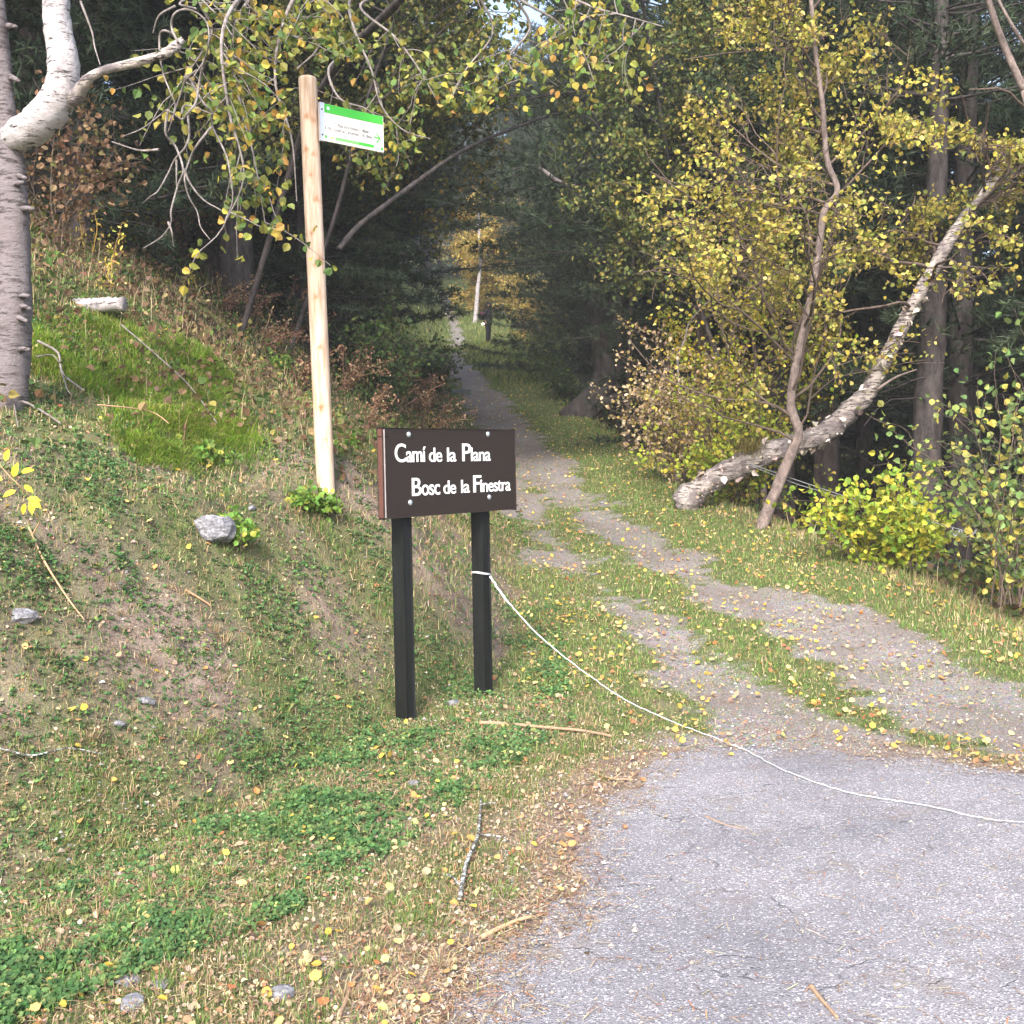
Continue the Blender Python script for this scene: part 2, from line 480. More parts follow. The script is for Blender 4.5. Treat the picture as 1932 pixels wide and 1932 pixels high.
# broken asphalt edge: the road lies a touch above the soil
ZZ = np.where(A_ > 0, Lv(YY) + .004 + (fbm(XX, YY, 1.2, 40) - .5) * .02, ZZ - .008 * sm(.3, 0, np.abs(A_)))
def fields(x, y, a, d):
    wob = (fbm(x, y, .7, 57) - .5) * .9
    bank = sm(-.25, .2, d + wob * .3)                       # 1 on the bank
    apron = sm(7.6, 6.6, y + wob) * sm(1.3, .6, x + wob) * (1 - bank)
    base = .92 * (1 - bank) * (1 - apron) + .74 * apron + bank * .52
    upper = bank * sm(6.0, 8.5, y) * sm(.6, 1.8, d)
    upper = np.maximum(upper, bank * sm(9, 12, y))
    base = base * (1 - upper) + .8 * upper
    n_ = (fbm(x, y, .55, 51, 4) - .5) * 1.3
    return np.clip(base + n_ * np.where(bank + apron > .5, .8, .35), 0, 1) * (1 - .8 * sm(-.5, -.05, a + wob * .15)), bank, apron
turf = fields(XX, YY, A_, D_)[0]
duff = np.maximum(sm(.3, 1.2, E_), sm(8.5, 11, YY) * sm(1.2, 3.0, D_))
duff = np.maximum(duff, sm(2.5, 4, D_) * .8 * sm(6.5, 9, YY)) * (.75 + .5 * fbm(XX, YY, 1.5, 58))
idx = np.arange(XX.size).reshape(XX.shape)
quads = np.stack([idx[:-1, :-1], idx[:-1, 1:], idx[1:, 1:], idx[1:, :-1]], -1).reshape(-1, 4)
flat = np.stack([XX, YY, ZZ], -1).reshape(-1, 3)
cls = np.where(A_ > 0, 2, np.where(T_ > .5, 1, 0))[:-1, :-1].ravel()
def sheet(name, k, mat):
    q = quads[cls == k]
    used, inv = np.unique(q, return_inverse=True)
    mb = MB(); mb.add(flat[used], inv.reshape(-1, 4))
    o = mk(name, mb, mat, smooth=True)
    for nm, arr in (('turf', turf), ('duff', duff), ('track', T_)):
        a = o.data.attributes.new(nm, 'FLOAT', 'POINT'); a.data.foreach_set('value', arr.ravel()[used].astype(np.float32))
    tag(o, kind='structure')
    return o
sheet('ground', 0, M['ground'])
sheet('path', 1, M['ground'])
sheet('road', 2, M['asphalt'])

hm = bpy.data.materials.new('added_haze'); hm.use_nodes = True  # thin volume added to lift the dark forest tones, standing in for lens veil
hn = hm.node_tree; hn.nodes.remove(hn.nodes['Principled BSDF'])
pv = hn.nodes.new('ShaderNodeVolumePrincipled')
pv.inputs['Color'].default_value = (.86, .89, .93, 1); pv.inputs['Density'].default_value = .0016; pv.inputs['Anisotropy'].default_value = 0
hn.links.new(pv.outputs[0], hn.nodes['Material Output'].inputs['Volume'])
bm = bmesh.new(); bmesh.ops.create_cube(bm, size=1)
for v in bm.verts: v.co = Vector((v.co.x * 520, v.co.y * 230 + 72, v.co.z * 130 + 30))
me = bpy.data.meshes.new('added_haze'); bm.to_mesh(me); bm.free(); me.materials.append(hm)
o = bpy.data.objects.new('added_haze', me); COL.objects.link(o); tag(o, 'thin veil added through the air to lift the dark forest tones', 'added_haze', kind='stuff')

# ------------------------------------------------------------------ the trail board on two posts
def obox(cx, ax, ay, az, dx, dy, dz, name, mat, parent, bev=.0):
    """oriented box, axes ax ay az, full sizes"""
    bm = bmesh.new()
    bmesh.ops.create_cube(bm, size=1)
    for v in bm.verts:
        p = np.array(cx) + v.co.x * dx * ax + v.co.y * dy * ay + v.co.z * dz * az - OFF[parent.name]
        v.co = Vector(p)
    if bev:
        bmesh.ops.bevel(bm, geom=list(bm.edges), offset=bev, segments=2, affect='EDGES', profile=.6)
    me = bpy.data.meshes.new(name); bm.to_mesh(me); bm.free()
    me.materials.append(mat)
    o = bpy.data.objects.new(name, me); COL.objects.link(o); o.parent = parent
    OFF[o.name] = OFF[parent.name]
    return o

Zu = np.array([0, 0, 1.0])
m, nt, b = newmat('brown_painted_wood')
f = noise(nt, 10, vec=objcoord(nt, (1, 1, 14)), detail=6, rough=.65); g = noise(nt, 160, vec=objcoord(nt), detail=2)
nt.links.new(mixc(nt, f, (.017, .012, .0105), (.031, .022, .019)), b.inputs['Base Color'])
b.inputs['Roughness'].default_value = .48; bump(nt, b, math_(nt, 'ADD', f, math_(nt, 'MULTIPLY', g, .25)), .35, .004)
M['board'] = m
m, nt, b = newmat('black_painted_post')
f = noise(nt, 22, vec=objcoord(nt, (1, 1, .12)), detail=6, rough=.7)
nt.links.new(ramp(nt, f, [(.3, (.004, .005, .005)), (.68, (.014, .016, .016)), (.8, (.06, .06, .06))]), b.inputs['Base Color'])
b.inputs['Roughness'].default_value = .5; bump(nt, b, f, .4, .004)
M['postblack'] = m
M['edge'] = plain('reddish_painted_edge', (.10, .045, .035), .55, 0, .3, 30)
M['worn'] = plain('worn_pale_edge', (.42, .37, .36), .7, 0, .4, 60)
M['white'] = plain('white_paint', (.86, .86, .86), .5, 0, .04, 30, 0)
M['steel'] = plain('galvanised_steel', (.45, .50, .55), .45, .6, .3, 80)
M['black'] = plain('dark_gap', (.004, .004, .004), .9, 0, .1, 20, 0)

BL = np.array([-.712, 6.15, 0]); BR = np.array([.026, 7.07, 0])
BW = float(np.linalg.norm(BR - BL)); BH = .508; BZ = 1.222
bx = (BR - BL) / BW; bn = np.array([bx[1], -bx[0], 0])      # bn: outward normal of the face
bt = .042
ts = thing('trail_sign', 'brown wooden trail board with white lettering on two black posts', 'sign', (-.35, 6.6, Hs(-.35, 6.6)))
bc = BL + bx * BW / 2 - bn * bt / 2 + Zu * (BZ + BH / 2)
board = obox(bc, bx, bn, Zu, BW, bt, BH, 'board', M['board'], ts, .005)
# paler worn front corner and redder end grain, proud of the board end by 2 mm
obox(BL + bx * .0075 + bn * .0015 + Zu * (BZ + BH / 2), bx, bn, Zu, .009, .003, BH - .014, 'worn_edge', M['worn'], board, .001)
obox(BL - bx * .0015 - bn * (bt / 2) + Zu * (BZ + BH / 2), bx, bn, Zu, .003, bt - .010, BH - .012, 'end_face', M['edge'], board, .001)
obox(BL - bx * .004 - bn * (bt / 2) + Zu * (BZ + BH - .048), bx, bn, Zu, .003, bt - .012, .004, 'crack', M['black'], board)
obox(BL + bx * .022 + bn * .0015 + Zu * (BZ + BH - .048), bx, bn, Zu, .040, .002, .003, 'crack', M['black'], board)

# picture-to-board map for the lettering (corners measured on the enlarged board)
src = np.array([(165, 97), (1787, 130), (1797, 1105), (185, 1222)], float)
dst = np.array([(0, BH), (BW, BH), (BW, 0), (0, 0)], float)
Am = []
for (x, y), (X, Y) in zip(src, dst):
    Am.append([x, y, 1, 0, 0, 0, -X * x, -X * y]); Am.append([0, 0, 0, x, y, 1, -Y * x, -Y * y])
hh = np.linalg.solve(np.array(Am), dst.ravel())
def b2(x, y):
    w = hh[6] * x + hh[7] * y + 1
    return np.array([(hh[0] * x + hh[1] * y + hh[2]) / w, (hh[3] * x + hh[4] * y + hh[5]) / w])

def glyphs(s, bold=.02, spacing=1.0):
    cu = bpy.data.curves.new('t', 'FONT'); cu.body = s; cu.offset = bold; cu.extrude = 0; cu.resolution_u = 6; cu.space_character = spacing
    cu.size = 1
    o = bpy.data.objects.new('t', cu); COL.objects.link(o)
    dg = bpy.context.evaluated_depsgraph_get()
    me = bpy.data.meshes.new_from_object(o.evaluated_get(dg))
    v = np.array([x.co[:] for x in me.vertices]); fs = [list(p.vertices) for p in me.polygons]
    bpy.data.objects.remove(o); bpy.data.curves.remove(cu); bpy.data.meshes.remove(me)
    return v, fs

def extruded(v2, fs, org, ax, az, nrm, depth, lift):
    """flat glyph faces in a plane -> solid letters"""
    bm = bmesh.new()
    vs = [bm.verts.new(Vector(org + ax * p[0] + az * p[1] + nrm * lift)) for p in v2]
    for f in fs:
        try: bm.faces.new([vs[i] for i in f])
        except ValueError: pass
    bmesh.ops.remove_doubles(bm, verts=bm.verts, dist=1e-5)
    r = bmesh.ops.extrude_face_region(bm, geom=list(bm.faces))
    for e in r['geom']:
        if isinstance(e, bmesh.types.BMVert): e.co += Vector(nrm * depth)
    return bm

def line(fragments, name, parent, bold):
    out = bmesh.new()
    for s, x0, x1, y0, y1 in fragments:
        v, fs = glyphs(s, bold, .93 if len(s) > 1 else 1)
        xm, ym = (x0 + x1) / 2, (y0 + y1) / 2
        a0, a1 = b2(x0, ym)[0], b2(x1, ym)[0]; c0, c1 = b2(xm, y1)[1], b2(xm, y0)[1]
        lo, hi = v.min(0), v.max(0)
        q = np.stack([a0 + (v[:, 0] - lo[0]) / (hi[0] - lo[0]) * (a1 - a0), c0 + (v[:, 1] - lo[1]) / (hi[1] - lo[1]) * (c1 - c0)], 1)
        g = extruded(q, fs, BL + Zu * BZ - OFF[parent.name], bx, Zu, bn, .003, .0005)
        me = bpy.data.meshes.new('t'); g.to_mesh(me); g.free(); out.from_mesh(me); bpy.data.meshes.remove(me)
    me = bpy.data.meshes.new(name); out.to_mesh(me); out.free(); me.materials.append(M['white'])
    o = bpy.data.objects.new(name, me); COL.objects.link(o); o.parent = parent
    return o
l1 = line([('C', 315, 450, 293, 524), ('amí', 455, 694, 331, 523), ('de', 735, 893, 346, 521), ('la', 958, 1066, 346, 518), ('P', 1143, 1248, 297, 513), ('lana', 1250, 1487, 346, 513)], 'lettering', board, .006)
l2 = line([('B', 524, 638, 716, 936), ('osc', 642, 865, 797, 929), ('de', 910, 1062, 750, 914), ('la', 1127, 1230, 742, 903), ('F', 1276, 1372, 688, 895), ('inestra', 1363, 1727, 734, 887)], 'lettering', board, .006)
l1['label'] = 'upper line of raised white letters reading Camí de la Plana'
l2['label'] = 'lower line of raised white letters reading Bosc de la Finestra'
for (x, y) in ((488, 182), (1458, 183), (502, 1020), (1470, 957)):
    q = b2(x, y); c = BL + Zu * BZ + bx * q[0] + Zu * q[1]
    mb = MB()
    rings = [(0, .0165), (.003, .0165), (.007, .013), (.010, .008), (.0112, .002)]
    tube(mb, [c + bn * z for z, r in rings], [r for z, r in rings], 14)
    mk('bolt', mb, M['steel'], board, smooth=True)
bolts_s = [b2(488, 182)[0], b2(1458, 183)[0]]
for s in bolts_s:
    pc = BL + bx * (s + .005) - bn * (bt + .036)
    zb = Hs(pc[0], pc[1]) - .35
    zt = BZ + BH - .06
    c = pc.copy(); c[2] = (zb + zt) / 2
    o = obox(c, bx, bn, Zu, .072, .072, zt - zb, 'post', M['postblack'], ts, .011)

# ------------------------------------------------------------------ the round wooden post with the green direction panel
m, nt, b = newmat('pale_peeled_wood')
co = objcoord(nt, (9, 9, .8))
f = noise(nt, 5, vec=co, detail=6, rough=.65)
c = mixc(nt, ramp(nt, f, [(.36, (0, 0, 0)), (.62, (1, 1, 1))]), (.46, .30, .20), (.68, .55, .44))
at = nt.nodes.new('ShaderNodeVertexColor'); at.layer_name = 'Col'
c = mixc(nt, 1.0, c, at.outputs[0], 'MULTIPLY')
nt.links.new(c, b.inputs['Base Color']); b.inputs['Roughness'].default_value = .7; bump(nt, b, f, .3, .004)
M['peeled'] = m
pb = W(614, 905, 7.5); pt = W(580.5, 150, 7.5)
ws = thing('waymark_post', 'tall pale peeled round wooden post carrying a small green and white direction panel', 'signpost', (pb[0], pb[1], Hs(pb[0], pb[1])))
mb = MB(); rng = np.random.default_rng(3)
base = pb + (pb - pt) / np.linalg.norm(pb - pt) * .70
zs = np.linspace(0, 1, 330)
P = base + (pt - base) * zs[:, None]
P = np.concatenate([P, [pt + Zu * .012, pt + Zu * .018, pt + Zu * .020]])
r = np.concatenate([np.linspace(.0615, .0605, 330), [.055, .040, .004]])
tube(mb, P, r, 60, rough=.002, rng=rng)
vv = np.concatenate(mb.V); cc = np.ones((len(vv), 3), np.float32)
for u, v, sz in ((579, 219, 1), (593, 226, .8), (577, 281, 1), (591, 290, .7), (597, 375, 1.1), (586, 330, .6), (603, 488, 1.2), (593, 500, .6), (612, 560, .6), (596, 560, .7), (604, 655, .8), (606, 769, 1.2), (613, 830, .5), (588, 440, .6)):
    p = W(u, v, 7.44)
    dd = vv - p; dz = dd[:, 2] * .9; dh = np.hypot(dd[:, 0], dd[:, 1] * .5)
    q = np.sqrt(dz ** 2 + dh ** 2) / (.016 * sz)
    q = q + .25 * np.sin(np.arctan2(dz, dd[:, 0]) * 3 + u)
    k = np.exp(-q ** 2)[:, None] * .75 + np.exp(-(q / 2.3) ** 2)[:, None] * .22
    cc *= 1 - k * np.array([.35, .62, .80])
mb.C = [cc.astype(np.float32)]; mb.V = [vv]
mk('post', mb, M['peeled'], ws, smooth=True)
# panel
pl = W(603.5, 227, 7.45); pr = W(723, 250, 7.78)
px_ = pr - pl; px_[2] = 0; PW = np.linalg.norm(px_); px_ /= PW
pn = np.array([px_[1], -px_[0], 0])
top = W(607, 193, 7.45)[2]; PH = .245; zb = top - PH
M['pgreen'] = plain('panel_green', (.07, .50, .06), .45, 0, .05, 30, 0)
M['plime'] = plain('panel_light_green', (.22, .66, .18), .45, 0, .05, 30, 0)
M['pwhite'] = plain('panel_cream_white', (.82, .80, .74), .45, 0, .03, 30, 0)
M['pgrey'] = plain('panel_grey_print', (.25, .23, .23), .6, 0, .05, 30, 0)
M['pdark'] = plain('panel_dark_print', (.06, .06, .06), .6, 0, .05, 30, 0)
M['pyellow'] = plain('panel_yellow', (.85, .75, .12), .5, 0, .05, 30, 0)
M['alu'] = plain('aluminium', (.62, .62, .65), .35, .7, .1, 30, 0)
P0 = np.array([pl[0], pl[1], zb])
def pp(s, t): return P0 + px_ * (s * PW) + Zu * (t * PH)
panel = obox(pp(.5, .5) - pn * .006, px_, pn, Zu, PW, .012, PH, 'panel', M['pwhite'], ws, .002)
def prect(s0, s1, t0, t1, name, mat, d=.002):
    return obox(pp((s0 + s1) / 2, (t0 + t1) / 2) + pn * (d / 2), px_, pn, Zu, (s1 - s0) * PW, d, (t1 - t0) * PH, name, mat, panel)
prect(.055, .995, .765, .995, 'green_band', M['pgreen'])
prect(.23, .60, .075, .155, 'green_strip', M['plime'])
prect(.602, .84, .075, .155, 'green_strip', M['pgreen'])
prect(.065, .105, .085, .155, 'green_square', M['pgreen'])
prect(.165, .20, .085, .145, 'yellow_mark', M['pyellow'])
prect(.955, .99, .05, .13, 'green_square', M['pgreen'])
obox(pp(.022, .49) + pn * .001, px_, pn, Zu, .034, .018, PH * 1.03, 'bracket', M['alu'], ws, .002)
for t in (.82, .14):
    mb = MB(); c = pp(.022, t) + pn * .010
    tube(mb, [c, c + pn * .003, c + pn * .005], [.006, .006, .002], 10); mk('screw', mb, M['pdark'], ws)
def ptext(s, s0, s1, t0, t1, name, mat, bold=.0, skew=0):
    v, fs = glyphs(s, bold)
    lo, hi = v.min(0), v.max(0)
    q = np.stack([(s0 + (v[:, 0] - lo[0]) / (hi[0] - lo[0]) * (s1 - s0)) * PW, (t0 + (v[:, 1] - lo[1]) / (hi[1] - lo[1]) * (t1 - t0)) * PH], 1)
    g = extruded(q, fs, P0 - OFF[ws.name], px_, Zu, pn, .001, .0004)
    me = bpy.data.meshes.new(name); g.to_mesh(me); g.free(); me.materials.append(mat)
    o = bpy.data.objects.new(name, me); COL.objects.link(o); o.parent = panel
ptext('C. Plana de la Finestra', .22, .60, .44, .53, 'lettering', M['pgrey'], .012)
ptext('A Pla. Castell de Carcanolat', .07, .60, .31, .40, 'lettering', M['pgrey'], .012)
ptext('45min', .66, .76, .44, .53, 'lettering', M['pdark'], .01)
ptext('1h 10min', .66, .81, .31, .40, 'lettering', M['pdark'], .01)
# arrow and the pale star-like emblem
mb = MB()
def pquad(a, b_, w):
    a = np.array(a) * [PW, PH]; b_ = np.array(b_) * [PW, PH]
    d = (b_ - a) / np.linalg.norm(b_ - a); n = np.array([-d[1], d[0]]) * w / 2
    q = [a + n, a - n, b_ - n, b_ + n]
    V = [P0 + px_ * k[0] + Zu * k[1] + pn * .0016 for k in q] + [P0 + px_ * k[0] + Zu * k[1] + pn * .0002 for k in q]
    return np.array(V)
bF = np.array([(0, 1, 2, 3), (7, 6, 5, 4), (0, 4, 5, 1), (1, 5, 6, 2), (2, 6, 7, 3), (3, 7, 4, 0)])
mb.add(pquad((.845, .375), (.925, .375), .009), bF)
mb.add(pquad((.885, .50), (.945, .365), .008) + pn * .0006, bF)
mb.add(pquad((.885, .235), (.945, .385), .008) + pn * .0012, bF)
mk('arrow', mb, M['pgreen'], panel)
mb = MB()
for k in range(6):
    a = math.pi * k / 6
    o_ = np.array([.125, .885])
    dx = np.array([math.cos(a) * .013 / PW, math.sin(a) * .013 / PH])
    mb.add(pquad(o_ - dx, o_ + dx, .0035) + pn * (.0022 + .0004 * k), bF)
mk('emblem', mb, plain('panel_pale_blue', (.62, .85, .80), .5, 0, .05, 30, 0), panel)

# ------------------------------------------------------------------ rope and fence wire
M['rope'] = plain('white_rope', (.58, .58, .60), .8, 0, .25, 300)
def groundpt(u, v, lift=.012):
    p = G(u, v); p[2] += lift; return p
rp_post = BL + bx * (bolts_s[1] + .005) - bn * (bt + .036)
rz = W(908, 1085, 6.85)[2]
pa = [W(893, 1082, 6.78), W(910, 1084, 6.72), W(925, 1088, 6.80)]
ctr = [pa[-1], W(945, 1118, 6.76), W(962, 1140, 6.7), W(1020, 1202, 6.55), W(1100, 1266, 6.36), W(1180, 1320, 6.2), W(1270, 1362, 6.08), groundpt(1350, 1401, .02), groundpt(1410, 1424), groundpt(1480, 1462), groundpt(1600, 1501), groundpt(1750, 1530), groundpt(1860, 1552), groundpt(1990, 1566), groundpt(2200, 1590), np.array([4.6, 4.2, .016]), np.array([6.5, 4.0, .016]), np.array([9.0, 4.3, .016])]
rng = np.random.default_rng(11)
mb = MB()
Q = smooth_path(ctr, 205)
for i in range(95, 205): Q[i, 2] = max(Q[i, 2], Lv(Q[i, 1]) + .016) if Q[i, 2] < Lv(Q[i, 1]) + .05 else Q[i, 2]
rr = np.interp(np.arange(205), [0, 4, 20, 24, 60, 170], [.008, .0065, .0080, .0040, .0024, .0018])
tube(mb, Q + rng.standard_normal(Q.shape) * .0015, rr, 7, rough=.12, rng=rng)
# loop round the post
hw = .043
loop = [rp_post + bx * a + bn * c + Zu * (rz + dz) for a, c, dz in ((hw, hw, -.008), (0, hw + .003, .0), (-hw, hw, .008), (-hw - .003, 0, .012), (-hw, -hw, .008), (0, -hw - .003, 0), (hw, -hw, -.006), (hw + .004, 0, -.01), (hw, hw, -.008))]
for dz in (0, .006):
    tube(mb, np.array(loop) + Zu * dz, .0036, 6, rough=.1, rng=rng)
o = mk('rope', mb, M['rope'], origin=rp_post + Zu * rz, smooth=True)
tag(o, 'white rope tied to the right black post and trailing over the asphalt', 'rope')

M['wire'] = plain('grey_fence_wire', (.33, .35, .38), .5, .3, .2, 100, 0)
mb = MB()
Q = smooth_path([W(1395, 868, 13.4), W(1560, 925, 11.6), W(1700, 968, 10.2), W(1800, 996, 9.4), W(1932, 1028, 8.6), W(2100, 1062, 7.8)], 60)
tube(mb, Q, .0045, 5)
Q2 = smooth_path([W(1395, 870, 13.4), W(1500, 912, 12.2), W(1560, 930, 11.6), W(1640, 960, 10.8)], 30)
tube(mb, Q2, .004, 5)
wr = mk('fence_wire', mb, M['wire'], origin=Q[0])
tag(wr, 'thin grey wire strung along the right verge from the leaning birch', 'wire')
mb = MB()
for pts in ([(1797, 994), (1798, 1006), (1800, 1010)], [(1812, 998), (1806, 1008), (1801, 1012)], [(1813, 999), (1818, 1010), (1828, 1012), (1838, 1006), (1842, 999)], [(1622, 946), (1630, 954), (1633, 966)]):
    Yq = 9.4 if pts[0][0] > 1700 else 10.9
    tube(mb, smooth_path([W(a, c, Yq) for a, c in pts], 10), .006, 5)
mk('loose_end', mb, M['wire'], wr)

# ------------------------------------------------------------------ ground cover
def scatter(rng, n, y0, y1, margin=.7, k=.56):
    y = y0 * (y1 / y0) ** rng.random(n)
    x = (rng.random(n) * 2 - 1) * (k * y + margin)
    return x, y

GRN = [(4, .12, .22, .055), (3, .17, .28, .075), (1.2, .27, .30, .11), (1.2, .40, .35, .18)]
GRN_D = [(4, .06, .11, .035), (3, .10, .15, .045), (1, .2, .19, .08)]
STRAW = [(3, .46, .36, .22), (2, .36, .26, .17), (2, .28, .19, .13), (1, .56, .47, .32)]

rng = np.random.default_rng(101)
# short turf
x, y = scatter(rng, 520000, 2.6, 48)
a, t, d, e = masks(x, y)
pn_ = fbm(x, y, .45, 61, 3)
tf, bk, ap = fields(x, y, a, d)
p = .12 + .9 * tf + .35 * (fbm(x, y, .16, 62, 3) - .5)
p = p * (1 - (.97 - .45 * sm(.42, .62, fbm(x, y, .35, 64, 4))) * sm(.25, .8, t))
p = np.where(a > -.01, .0, p * (1 - .6 * sm(-.3, -.05, a)))
p = np.where((e > .7) & (y < 40), .12, p)
p = np.where((d > 1.6) & (y > 7), .5, p)
m_ = rng.random(len(x)) < p
x, y, pn_, d, e, t = x[m_], y[m_], pn_[m_], d[m_], e[m_], t[m_]
P = np.stack([x, y, H(x, y) - .004], 1)
c = pick(rng, GRN, len(x))
dry = (rng.random(len(x)) < np.where((d > 0) | ((x < .5) & (y < 6.8)), .50, .14) + .35 * sm(-.7, .1, e) * (y < 14))
c[dry] = pick(rng, STRAW, int(dry.sum()))
h = (.016 + .030 * rng.random(len(x)) ** 1.6) * (1 + .5 * (y > 7)) * (1 + .5 * sm(-.1, .4, d)) * (1 - .45 * sm(.1, .6, t)) * (1 + 1.2 * sm(-.4, .2, e))
mb = MB(); blades(mb, rng, P, h, np.maximum(.0032, y * .0007), c, .9)
tag(mk('short_grass', mb, M['grass']), 'short green and dry grass covering the verges and bank', 'grass', kind='stuff')

# coarse grass far up the trail
x, y = scatter(rng, 60000, 30, 95, .3, .30)
a, t, d, e = masks(x, y)
ok = (t < .5) & (d < 6) & (e < 6)
x, y = x[ok], y[ok]
c = pick(rng, [(3, .10, .16, .05), (3, .17, .22, .06), (2, .30, .30, .12)], len(x)) * (.6 + .9 * fbm(x, y, 2.2, 66, 3))[:, None]
mb = MB(); blades(mb, rng, np.stack([x, y, H(x, y)], 1), .08 + .16 * rng.random(len(x)), y * .0009, c, .9)
tag(mk('rough_grass', mb, M['grass']), 'rough pale grass on the far upper part of the trail', 'grass', kind='stuff')

# clover-like patches on the bank
x, y = scatter(rng, 190000, 2.6, 9)
a, t, d, e = masks(x, y)
q = fbm(x, y, .33, 171, 5) + .12 * (fbm(x, y, .07, 73, 2) - .5)
ok = (sm(.42, .66, q) ** 1.5 * .62 + .20 > rng.random(len(x))) & (d > -1.0) & (a < -.03) & (x < .35)
x, y = x[ok], y[ok]
z = H(x, y)
n = len(x)
bumpz = .028 * sm(.50, .66, q[ok]) * rng.random(n)
ctr_ = np.stack([x, y, z + .008 + bumpz], 1)
cc = pick(rng, [(4, .055, .125, .045), (3, .09, .17, .06), (1.5, .13, .22, .08), (.7, .25, .27, .10)], n) * (.75 + .6 * fbm(x, y, .25, 175, 3))[:, None]
s_mul = .7 + .7 * fbm(x, y, .5, 176, 2)
mb = MB()
s3 = (.0080 + .007 * rng.random(n)) * s_mul
for k in range(3):
    off = rng.standard_normal((n, 3)) * .006; off[:, 2] *= .3
    leaves(mb, rng, ctr_ + off, s3 * 1.25, cc * (.9 + .2 * rng.random((n, 1))), ROUND, up=(0, -.3, 1), spread=.45)
tag(mk('clover', mb, M['grass']), 'low clover-like green leaves in patches on the bank', 'ground cover', kind='stuff')

# dry straw, needles and bits lying about
x, y = scatter(rng, 210000, 2.6, 22)
a, t, d, e = masks(x, y)
ok = rng.random(len(x)) < np.where(a > 0, .05 + .9 * sm(.28, 0, a), np.where(a > -.3, .9, np.where(d > -.8, .9, .3)))
x, y = x[ok], y[ok]; n = len(x)
P = np.stack([x, y, H(x, y) + .004 + .012 * rng.random(n)], 1)
P[:, 2] = np.where(masks(x, y)[0] > 0, Lv(y) + .014, P[:, 2])
ang = rng.random(n) * np.pi * 2; L_ = (.012 + .055 * rng.random(n) ** 2.4); L_ = L_ * (1 + y * .02)
T = np.stack([np.cos(ang), np.sin(ang), rng.standard_normal(n) * .18], 1) * L_[:, None] * .5
T[masks(x, y)[0] > 0, 2] = 0
Bv = np.stack([-np.sin(ang), np.cos(ang), 0 * ang], 1) * np.maximum(.0013, y * .00022)[:, None]
mb = MB()
V = np.stack([P - T - Bv, P - T + Bv, P + T + Bv, P + T - Bv], 1).reshape(-1, 3)
mb.add(V, np.arange(n)[:, None] * 4 + np.array([0, 3, 2, 1]), np.repeat(pick(rng, STRAW + [(2, .22, .13, .09), (1.5, .45, .22, .12)], n), 4, 0))
tag(mk('dry_litter', mb, M['dry']), 'dry straw and pine needles strewn over the soil', 'litter', kind='stuff')

# crumbled brown leaves and soil bits, and radiating tufts on the bank and apron
rng = np.random.default_rng(131)
x, y = scatter(rng, 150000, 2.6, 13)
a, t, d, e = masks(x, y)
ok = rng.random(len(x)) < np.where(a > -.01, .03 * sm(.4, 0, a), np.where((d > -.3) | ((x < .7) & (y < 7)), .42, .16)) * (.3 + 1.2 * fbm(x, y, .25, 133, 3))
x, y = x[ok], y[ok]; n = len(x)
mb = MB()
P = np.stack([x, y, H(x, y) + .004 + .012 * rng.random(n)], 1)
P[:, 2] = np.where(masks(x, y)[0] > 0, Lv(y) + .012, P[:, 2])
leaves(mb, rng, P, .008 + .014 * rng.random(n) ** 2, pick(rng, [(3, .30, .22, .16), (3, .42, .33, .24), (2, .20, .13, .09), (1.3, .50, .40, .28), (.8, .50, .25, .14)], n, .25), LEAF, up=(0, -.2, 1), spread=.7)
tag(mk('leaf_crumbs', mb, M['dry']), 'crumbled brown leaf bits over the soil of the bank', 'litter', kind='stuff')
x, y = scatter(rng, 3400, 2.7, 11)
a, t, d, e = masks(x, y)
ok = (a < -.1) & ((d > -.2) | ((x < .9) & (y < 7))) & (rng.random(len(x)) < .25 + 1.1 * (fbm(x, y, .6, 137, 3) - .3)) & ~((d > 1.5) & (x < -1.6) & (y < 8))
x, y = x[ok], y[ok]
mb = MB()
for cx, cy in zip(x, y):
    k = int(14 + 26 * rng.random()); dryt = rng.random()
    q = rng.standard_normal((k, 2)) * .016
    P = np.stack([cx + q[:, 0], cy + q[:, 1], np.full(k, Hs(cx, cy) - .004)], 1)
    c = pick(rng, STRAW if dryt < .36 else GRN, k)
    out_ = np.concatenate([q / .016 * .45, np.zeros((k, 1))], 1) + np.array([.1, -.25, 0])
    blades(mb, rng, P, (.025 + .055 * rng.random(k)) * (.6 + .7 * rng.random()), .0034, c, .5, out_)
tag(mk('grass_tufts', mb, M['grass']), 'small dry and green grass tufts dotted over the bank', 'grass', kind='stuff')

# pebbles
x, y = scatter(rng, 60000, 2.6, 20)
a, t, d, e = masks(x, y)
pq = fbm(x, y, .35, 81, 3)
ok = rng.random(len(x)) < np.where(a > 0, .06 + .9 * sm(.25, 0, a), np.where(a > -.35, .85, np.where(t > .4, .6, np.where(d > -.9, .12 + .6 * sm(.48, .62, pq), .05))))
x, y = x[ok], y[ok]; n = len(x)
sz = (.003 + .0045 * rng.random(n) ** 2 + .008 * rng.random(n) ** 14) * np.where(masks(x, y)[0] > 0, .7, 1)
z = np.where(masks(x, y)[0] > 0, Lv(y) + .008, H(x, y))
ico = np.array([(1, 0, -.2), (.5, .87, 0), (-.5, .8, -.2), (-1, 0, 0), (-.5, -.87, -.1), (.5, -.8, 0), (.1, .1, .6), (0, 0, -.5)])
iF = np.array([(0, 1, 6), (1, 2, 6), (2, 3, 6), (3, 4, 6), (4, 5, 6), (5, 0, 6), (1, 0, 7), (2, 1, 7), (3, 2, 7), (4, 3, 7), (5, 4, 7), (0, 5, 7)])
